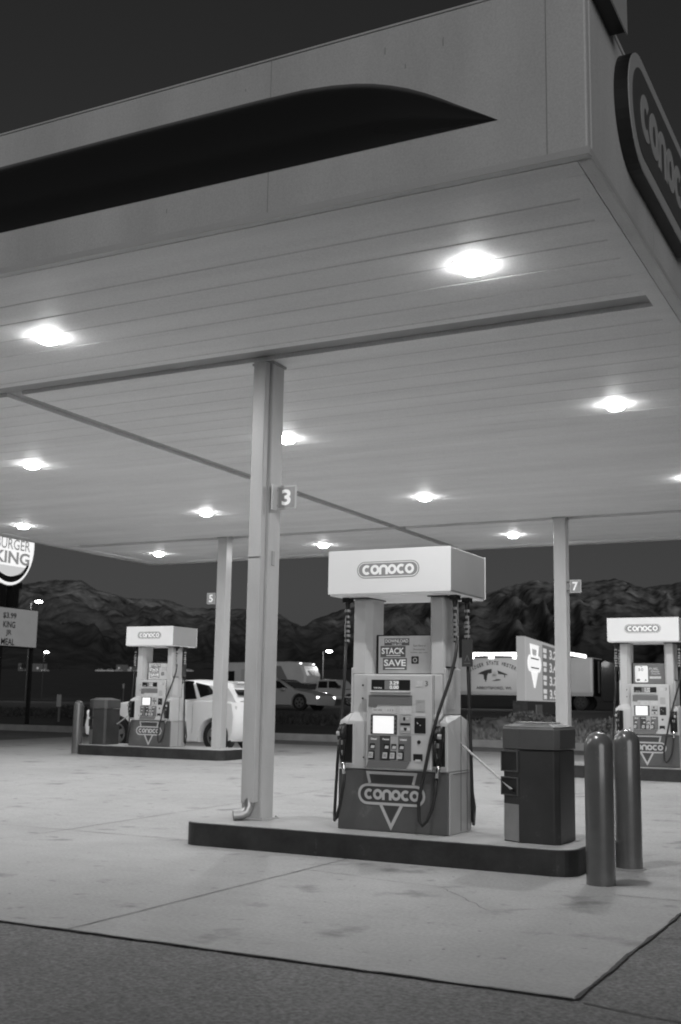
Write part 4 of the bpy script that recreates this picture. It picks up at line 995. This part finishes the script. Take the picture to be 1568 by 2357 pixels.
def price_sign():
    Y = 42; az = R(-7.6); O = Vector((-13.652, Y, gz(Y)))
    U = Vector((math.sin(az), math.cos(az), 0)); N = Vector((U.y, -U.x, 0))   # N points to +X
    e = thing('price_sign', tuple(O), 'lit monument price sign with brick base behind the number 7 column', 'sign')
    T = lambda p: tuple(U*p[0]+Vector((0, 0, p[1]-O.z))+N*p[2])
    zb, zt = 1.46, 3.90; Wd = 8.9; dp = .32
    bx = obj('cabinet', B().prism([(0, zb), (Wd, zb), (Wd, zt), (0, zt)], -dp, 0, T), M['price_side'], e)
    obj('sign_face', B().prism([(.06, zb+.03), (Wd-.06, zb+.03), (Wd-.06, zt-.03), (.06, zt-.03)], .002, .02, T), M['price_face'], bx)
    bd = obj('price_band', B().prism([(3.85, zb+.05), (8.7, zb+.05), (8.7, zt-.12), (3.85, zt-.12)], .021, .03, T), M['price_dark'], bx)
    b = B(); c = 1.95; z = 2.92
    b.prism(arc(c+.95, z, .50, .32, -90, 90, 10)+arc(c-.95, z, .50, .32, 90, 270, 10), .021, .05, T)
    b.stroke([(c-.62, z+.30), (c-.80, z+.66), (c+.80, z+.66), (c+.62, z+.30)], .17, T, .021, .05)
    b.prism([(c-.70, z-.33), (c+.70, z-.33), (c+.04, z-.95), (c-.04, z-.95)], .021, .05, T)
    obj('lit_emblem', b, M['lit_sign'], bx)
    b = B()
    for dz in (-.17, .19): b.stroke([(c-.9, z+dz), (c+.9, z+dz)], .05, T, .051, .055)
    obj('emblem_line', b, M['mid_grey'], bx)
    for i, pr_ in enumerate(('3.29', '3.49', '3.79', '3.99')):
        zz = 3.52-i*.56
        b = B(); b.prism([(4.0, zz-.06), (4.85, zz-.06), (4.85, zz+.12), (4.0, zz+.12)], .031, .035, T); b.prism([(4.1, zz-.28), (4.8, zz-.28), (4.8, zz-.12), (4.1, zz-.12)], .031, .035, T)
        obj('grade_label', b, M['lit_soft'], bd)
        b = B(); text(b, pr_, 6.9, zz-.08, 2.7, .40, T, .036, .03); obj('price', b, M['lit_soft'], bd)
    obj('brick_base', B().prism([(-.15, gz(Y)-.2), (Wd+.15, gz(Y)-.2), (Wd+.15, zb-.015), (-.15, zb-.015)], -dp-.12, .12, T), M['brick'], e)
    obj('base_plaque', B().prism([(1.6, .92), (2.9, .92), (2.9, 1.32), (1.6, 1.32)], .121, .16, T), M['pale'], e)
price_sign()

def street_lamp(x, y, zt, label, r=.22, arm=.9, side=1, pw=0):
    e = thing('street_lamp', (x, y, gz(y)), label, 'street lamp', 'street lamps in the distance')
    h = zt-gz(y); b = B(); b.tube([(0, 0, 0), (0, 0, h)], [.07, .04], 8); obj('pole', b, M['dark_grey'], e)
    b = B(); b.tube([(0, 0, h-.02), (side*arm*.5, 0, h+.08), (side*arm, 0, h+.06)], .035, 6); obj('arm', b, M['dark_grey'], e)
    b = B(); b.lathe([(r*.3, h+.10), (r, h+.05), (r*.9, h-.03), (r*.3, h-.08)], side*arm, 0, 12); obj('lamp_head', b, M['glow'], e, smooth=True)
    if pw:
        l = bpy.data.lights.new('lamp_light', 'POINT'); l.energy = pw; l.shadow_soft_size = .2
        lo = bpy.data.objects.new('lamp_light', l); C.objects.link(lo); lo.parent = e; lo.location = (side*(arm+.8), -.6, h-.5)
street_lamp(-54.9, 60, 7.72, 'street lamp above the right corner of the reader board', .26, .7, 1, 300)
street_lamp(-80.2, 90, 5.75, 'low far street lamp right of the reader board', .24, .3, 1)
street_lamp(-42.6, 80, 5.20, 'street lamp on a thin pole above the pickup truck', .26, .55, 1, 260)

def light_gantry(x0, x1, y, z0, z1, label, posts, power):
    e = thing('light_gantry', ((x0+x1)/2, y, gz(y)), label, 'light bar', 'lit white bars above the semi trailer'); cx = (x0+x1)/2; g = gz(y)
    b = B(); vs = [(x-cx, yy, (z0 if x == x0 else z1)-g+dz) for x in (x0, x1) for yy in (-.12, .12) for dz in (0, .24)]
    b.add(vs, [(0, 1, 3, 2), (4, 6, 7, 5), (0, 4, 5, 1), (2, 3, 7, 6), (0, 2, 6, 4), (1, 5, 7, 3)]); obj('tube', b, M['lit_bar'], e, bevel=.05)
    for x in posts:
        zz = z0+(z1-z0)*(x-x0)/(x1-x0)-g
        obj('clamp', B().box(x-cx-.2, x-cx+.2, -.14, .1, zz-.22, zz-.01), M['lit_bar'], e, bevel=.04)
    for x in ((x0+.1, x1-.1) if posts else (x0+.1,)): obj('post', B().box(x-cx-.05, x-cx+.05, .13, .23, 0, min(z0, z1)-g), M['dark_grey'], e)
    for k in range(2):
        l = bpy.data.lights.new('bar_light', 'POINT'); l.energy = power; l.shadow_soft_size = .3
        lo = bpy.data.objects.new('bar_light', l); C.objects.link(lo); lo.parent = e; lo.location = ((k-.5)*(x1-x0)*.7, -.5, min(z0, z1)-g-.1)
light_gantry(-28.95, -25.22, 76.2, 4.66, 4.66, 'long lit white bar over the lettered semi trailer, left of the price sign', (-28.7, -27.2, -25.4), 85)
light_gantry(-21.75, -20.45, 76.2, 4.70, 4.48, 'short lit sloping bar right of column 7 above the semi trailer', (), 30)

def marker(x, y, h, label):
    e = thing('marker_post', (x, y, gz(y)), label, 'marker post', 'small posts in the grass')
    b = B(); b.box(-.03, .03, -.03, .03, 0, h-.3); obj('stake', b, M['mid_grey'], e)
    b = B(); b.box(-.10, .10, -.045, -.031, h-.42, h); obj('plate', b, M['pale'], e)
marker(-27.4, 31.7, .95, 'pale marker plate on a stake left of the leftmost far bollard')
marker(-66, 85, 1.6, 'tiny white marker stake out in the grass field')

# ------------------------------------------------------------------ planting and background
def leaf_cloud(b, cx, cy, cz, rx, ry, rz_, n, sz, seed):
    rnd = random.Random(seed)
    for _ in range(n):
        while True:
            p = Vector((rnd.uniform(-1, 1), rnd.uniform(-1, 1), rnd.uniform(-1, 1)))
            if .25 < p.length < 1+.25*noise.noise(p*2.2+Vector((seed, 0, 0))): break
        c = Vector((cx+p.x*rx, cy+p.y*ry, cz+p.z*rz_)); u = Vector((rnd.gauss(0, 1), rnd.gauss(0, 1), rnd.gauss(0, 1))).normalized(); v = u.orthogonal().normalized()
        s_ = sz*rnd.uniform(.5, 1.3)
        b.add([tuple(c-u*s_), tuple(c+v*s_*.55), tuple(c+u*s_), tuple(c-v*s_*.55)], [(0, 1, 2, 3)])
def shrub(x, y, r, h, label, seed, m_='shrub'):
    e = thing('shrub', (x, y, gz(y)), label, 'shrub', 'low plants in the landscape bed')
    b = B(); leaf_cloud(b, 0, 0, h*.5, r, r, h*.55, int(500*r+120), .06, seed); obj('foliage', b, M[m_], e)
    b = B()
    for k in range(5): b.tube([(0, 0, 0), (r*.5*math.cos(k*1.3), r*.5*math.sin(k*1.3), h*.6)], .012, 5)
    obj('stem', b, M['bark'], e)
def rock(x, y, r, label, seed):
    me = bpy.data.meshes.new('boulder'); bm = bmesh.new(); bmesh.ops.create_icosphere(bm, subdivisions=3, radius=r)
    for v in bm.verts:
        k = 1+.35*noise.noise(v.co*1.8/r+Vector((seed, 0, 0))); v.co = Vector((v.co.x*k*1.3, v.co.y*k, v.co.z*k*.7))
    bm.to_mesh(me); bm.free(); me.materials.append(M['rock'])
    o = bpy.data.objects.new('boulder', me); C.objects.link(o); o.location = (x, y, gz(y)+r*.2); tag(o, label, 'boulder', 'boulders in the landscape bed')
rock(-11.7, 33.6, .42, 'pale boulder just right of the near pump, in the bed', 1)
rock(-12.6, 35.2, .35, 'smaller boulder behind the pale one in the bed', 5)
shrub(-11.1, 34.6, .8, .55, 'low shrub between the near pump hose and the brick base', 3)
shrub(-10.0, 34.0, .6, .40, 'low shrub just left of the price sign base', 4)
shrub(-8.2, 33.9, .7, .45, 'low shrub behind the dark bin lid', 6)
shrub(-6.6, 34.3, .8, .42, 'low shrub left of the right far pump', 8)
shrub(-24.5, 32.5, 1.1, .42, 'dark low shrub left of the leftmost far bollard', 12, 'leaf')
shrub(-27.8, 33.8, 1.4, .5, 'dark low shrub under the restaurant sign', 13, 'leaf')
def ground_cover(name, x0, x1, y0, y1, n, sz, m_, label, seed):
    rnd = random.Random(seed); b = B()
    for _ in range(n):
        x, y = rnd.uniform(x0, x1), rnd.uniform(y0, y1)
        if noise.noise(Vector((x*.5, y*.5, seed))) < -.25: continue
        a = rnd.uniform(0, PI); h = sz*rnd.uniform(.5, 1.5); w_ = h*.35
        dx, dy = math.cos(a)*w_, math.sin(a)*w_; z = gz(y)-.02; lx, ly = rnd.gauss(0, h*.3), rnd.gauss(0, h*.3)
        b.add([(x-dx, y-dy, z), (x+dx, y+dy, z), (x+lx, y+ly, z+h)], [(0, 1, 2)])
    o = obj(name, b, m_); tag(o, label, 'ground cover', None, 'stuff')
ground_cover('ground_cover', -14, -1, 28.0, 40.5, 26000, .13, M['shrub'], 'rough pale ground cover in the bed round the price sign', 2)
ground_cover('grass', -60, -14, 33.9, 40.5, 9000, .13, M['leaf'], 'dark rough grass strip beyond the back kerb', 3)

def tree(x, y, h, label, seed):
    g = gz(y); e = thing('tree', (x, y, g), label, 'tree', 'dark trees along the far edge of the field')
    rnd = random.Random(seed); b = B(); b.tube([(0, 0, 0), (rnd.uniform(-.2, .2), 0, h*.5), (0, 0, h*.8)], [h*.04, h*.025, .03], 6)
    for k in range(4):
        a = rnd.uniform(0, 2*PI); b.tube([(0, 0, h*.35), (math.cos(a)*h*.22, math.sin(a)*h*.22, h*.6)], [h*.015, .02], 5)
    obj('trunk', b, M['bark'], e)
    b = B()
    for k in range(6):
        a = rnd.uniform(0, 2*PI); d = rnd.uniform(0, .28)*h; leaf_cloud(b, math.cos(a)*d, math.sin(a)*d, h*rnd.uniform(.35, .75), h*.24, h*.24, h*.2, 120, h*.045, seed+k)
    obj('crown', b, M['leaf'], e)
def az_pt(az, r): a = R(az); return math.sin(a)*r, math.cos(a)*r
tl = [(-40.9, 600, 5, 'dark tree right of the reader board leg'), (-38.6, 600, 4, 'dark tree over the tiny white lights at left'), (-36.9, 610, 7, 'dark tree left of the left far pump'), (-31.0, 600, 6, 'dark tree seen between column 5 and the near column'),
      (-25.9, 590, 9, 'dark tree behind the street lamp pole'), (-42.6, 560, 5, 'dark tree beside the restaurant sign pole'), (-19.5, 600, 7, 'dark tree above the semi trailer left end'), (-13.4, 600, 8, 'dark tree above the semi cab'), (-27.2, 590, 8, 'dark tree behind the pickup roof')]
for i, (a, r_, h, lab) in enumerate(tl):
    x, y = az_pt(a, r_); tree(x, y, h, lab, 20+i)
def hut(az, r_, w_, h, label, m_='far_wall', glow=True):
    x, y = az_pt(az, r_); e = thing('distant_building', (x, y, gz(y)), label, 'building', 'small buildings across the field', R(-az))
    b = B(); b.box(-w_/2, w_/2, -3, 3, 0, h); wl = obj('wall', b, M[m_], e)
    b = B(); b.prism([(-3.2, h), (3.2, h), (0, h+1.2)], -w_/2-.2, w_/2+.2, lambda p: (p[2], p[0], p[1])); obj('roof', b, M['dark_grey'], e)
    if glow:
        b = B()
        for k in range(max(1, int(w_/4))): b.box(-w_/2+1+k*4, -w_/2+1.9+k*4, -3.05, -3.01, 1.2, 2.2)
        obj('window', b, M['town_glow'], e)
hut(-42.2, 600, 14, 4, 'low distant building beside the restaurant sign pole', 'far_wall')
hut(-37.95, 600, 6, 3.5, 'small pale building left of the left far pump sign', 'far_wall')
hut(-37.2, 610, 10, 2.5, 'low pale building between pump and small white box', 'far_wall')
hut(-32.35, 600, 8, 3.6, 'pale far building seen left of the near column', 'far_wall')
hut(-31.55, 600, 12, 3.6, 'pale wide far building touching the near column', 'far_wall')
hut(-35.9, 600, 8, 5, 'mid grey shed behind the left far pump', 'far_wall')
dv = None
for i, az in enumerate((-39.0, -38.55, -38.1, -37.6, -37.2, -35.7, -34.7, -41.6)):
    x, y = az_pt(az, 560)
    if dv is None:
        dv = empty('distant_car', (0, 0, 0)); b = B(); extr(b, [(-2.2, .3), (-2.2, .8), (-1.2, .95), (-.6, 1.45), (.9, 1.45), (1.5, .95), (2.2, .85), (2.2, .3)], -.85, .85); obj('body', b, M['light'], dv)
        b = B(); b.box(-.7, .9, -.86, .86, 1.0, 1.35); obj('window', b, M['glass_dark'], dv); b = B(); b.box(2.0, 2.25, -.8, .8, .6, .8); obj('headlight', b, M['headlight_dim'], dv)
        e = dv
    else: e = copy_tree(dv)
    e.location = (x, y, gz(y)); e.rotation_euler = (0, 0, R(20+37*i))
    tag(e, 'tiny far parked car, number %s counted from the left in the row across the field' % ['two', 'three', 'four', 'five', 'six', 'seven', 'eight', 'one'][i], 'car', 'cars parked across the field')

# ------------------------------------------------------------------ mountains
RID = [(-44, 4.70), (-42.96, 5.36), (-41.33, 5.64), (-40.18, 5.67), (-39.21, 5.19), (-37.72, 4.86), (-36.01, 4.87), (-34.7, 4.48), (-32.1, 4.5), (-30.24, 4.3), (-29.6, 3.88), (-29.07, 3.70), (-28.33, 4.15), (-27.0, 4.6), (-25.32, 5.15), (-22.5, 5.3), (-19.85, 5.49), (-18.6, 5.85), (-17.54, 6.14), (-16.65, 6.01), (-15.02, 6.03), (-13.53, 6.17), (-12.22, 5.75), (-11.17, 5.87), (-10.46, 5.99)]
def ridge(az):
    if az < -44: return 4.7+.9*math.sin((az+44)*.25)+.5*noise.noise(Vector((az*.3, 0, 0)))
    if az > -10.46: return 5.99-.6*math.sin((az+10.46)*.2)+.5*noise.noise(Vector((az*.3, 0, 0)))
    for (a, b_), (c, d) in zip(RID, RID[1:]):
        if az <= c:
            t = (az-a)/(c-a); t = t*t*(3-2*t)*.5+t*.5; return b_+(d-b_)*t
    return 5.99
def mountains():
    A0, A1, dA = -78, 26, .10; R0, R1, R2, NR = 1400., 3600., 4600., 120
    nA = int((A1-A0)/dA); b = B(); vs = []; rg = lambda v: 1-abs(noise.noise(v))*2.2
    for i in range(nA+1):
        az = A0+i*dA; e_ = ridge(az)+.05*noise.noise(Vector((az*4, 1, 0)))
        H = math.tan(R(e_))*R1+EYE; base0 = math.tan(R(1.2))*R0
        for k in range(NR+14):
            if k <= NR:
                t = k/NR; r_ = R0+(R1-R0)*t
                x, y = math.sin(R(az))*r_, math.cos(R(az))*r_
                wv = 1.6*noise.noise(Vector((az*.25, t*2.2, 4)))
                g1 = rg(Vector((az*.21+wv, t*1.6, 2))); g2 = rg(Vector((az*.62+wv*1.5, t*3.2+3, 7))); g3 = rg(Vector((az*1.7+wv*2, t*7, 11)))
                q = Vector((x*.012, y*.012, 0)); n3 = noise.fractal(q, 1.0, 2.0, 4)
                z = base0+(H-base0)*t**1.25+t*(1-t)**.75*(140*(g1-.45)+55*(g2-.4)+22*(g3-.4))+13*n3*min(1, t*4)*(1-t**6)
                lim = math.tan(R(e_-.03))*r_+EYE if t < .985 else 1e9
                z = min(z, lim)
            else:
                t = (k-NR)/13; r_ = R1+(R2-R1)*t; x, y = math.sin(R(az))*r_, math.cos(R(az))*r_; z = H*(1-.7*t)
            vs.append((x, y, z))
    W_ = NR+14
    fs = [(i*W_+k, i*W_+k+1, (i+1)*W_+k+1, (i+1)*W_+k) for i in range(nA) for k in range(W_-1)]
    b.add(vs, fs)
    m_ = bpy.data.materials.new('mountain_slopes'); m_.use_nodes = True; t = m_.node_tree; bs = t.nodes['Principled BSDF']; bs.inputs['Roughness'].default_value = 1; bs.inputs['Specular IOR Level'].default_value = 0
    N_ = t.nodes.new; tc = N_('ShaderNodeTexCoord')
    def nz(sc, det, rg_, src): n = N_('ShaderNodeTexNoise'); n.inputs['Scale'].default_value = sc; n.inputs['Detail'].default_value = det; n.inputs['Roughness'].default_value = rg_; t.links.new(src, n.inputs['Vector']); return n.outputs['Fac']
    def rmp(x, a, c, lo, hi): q = N_('ShaderNodeMapRange'); [q.inputs[k+1].__setattr__('default_value', v) for k, v in enumerate((a, c, lo, hi))]; t.links.new(x, q.inputs[0]); return q.outputs[0]
    def op(o, x, y): q = N_('ShaderNodeMath'); q.operation = o; t.links.new(x, q.inputs[0]); (t.links.new(y, q.inputs[1]) if not isinstance(y, float) else q.inputs[1].__setattr__('default_value', y)); return q.outputs[0]
    mp = N_('ShaderNodeMapping'); mp.inputs['Rotation'].default_value = (0, 0, R(-24)); mp.inputs['Scale'].default_value = (1, .55, .8)
    t.links.new(tc.outputs['Object'], mp.inputs[0])
    streak = nz(.020, 10, .72, mp.outputs[0]); patch = nz(.0028, 6, .6, tc.outputs['Object'])
    geo = N_('ShaderNodeNewGeometry'); sp = N_('ShaderNodeSeparateXYZ'); t.links.new(geo.outputs['Position'], sp.inputs[0])
    alt = rmp(sp.outputs['Z'], 90, 350, .06, 1.0)
    snow = op('MULTIPLY', op('MULTIPLY', rmp(streak, .38, .68, 0, 1), rmp(patch, .34, .58, .15, 1)), alt)
    v = op('ADD', op('MULTIPLY', snow, .85), rmp(nz(.03, 6, .7, tc.outputs['Object']), .3, .7, .045, .12))
    t.links.new(v, bs.inputs['Base Color'])
    struct(obj('mountains', b, m_, smooth=True))
mountains()
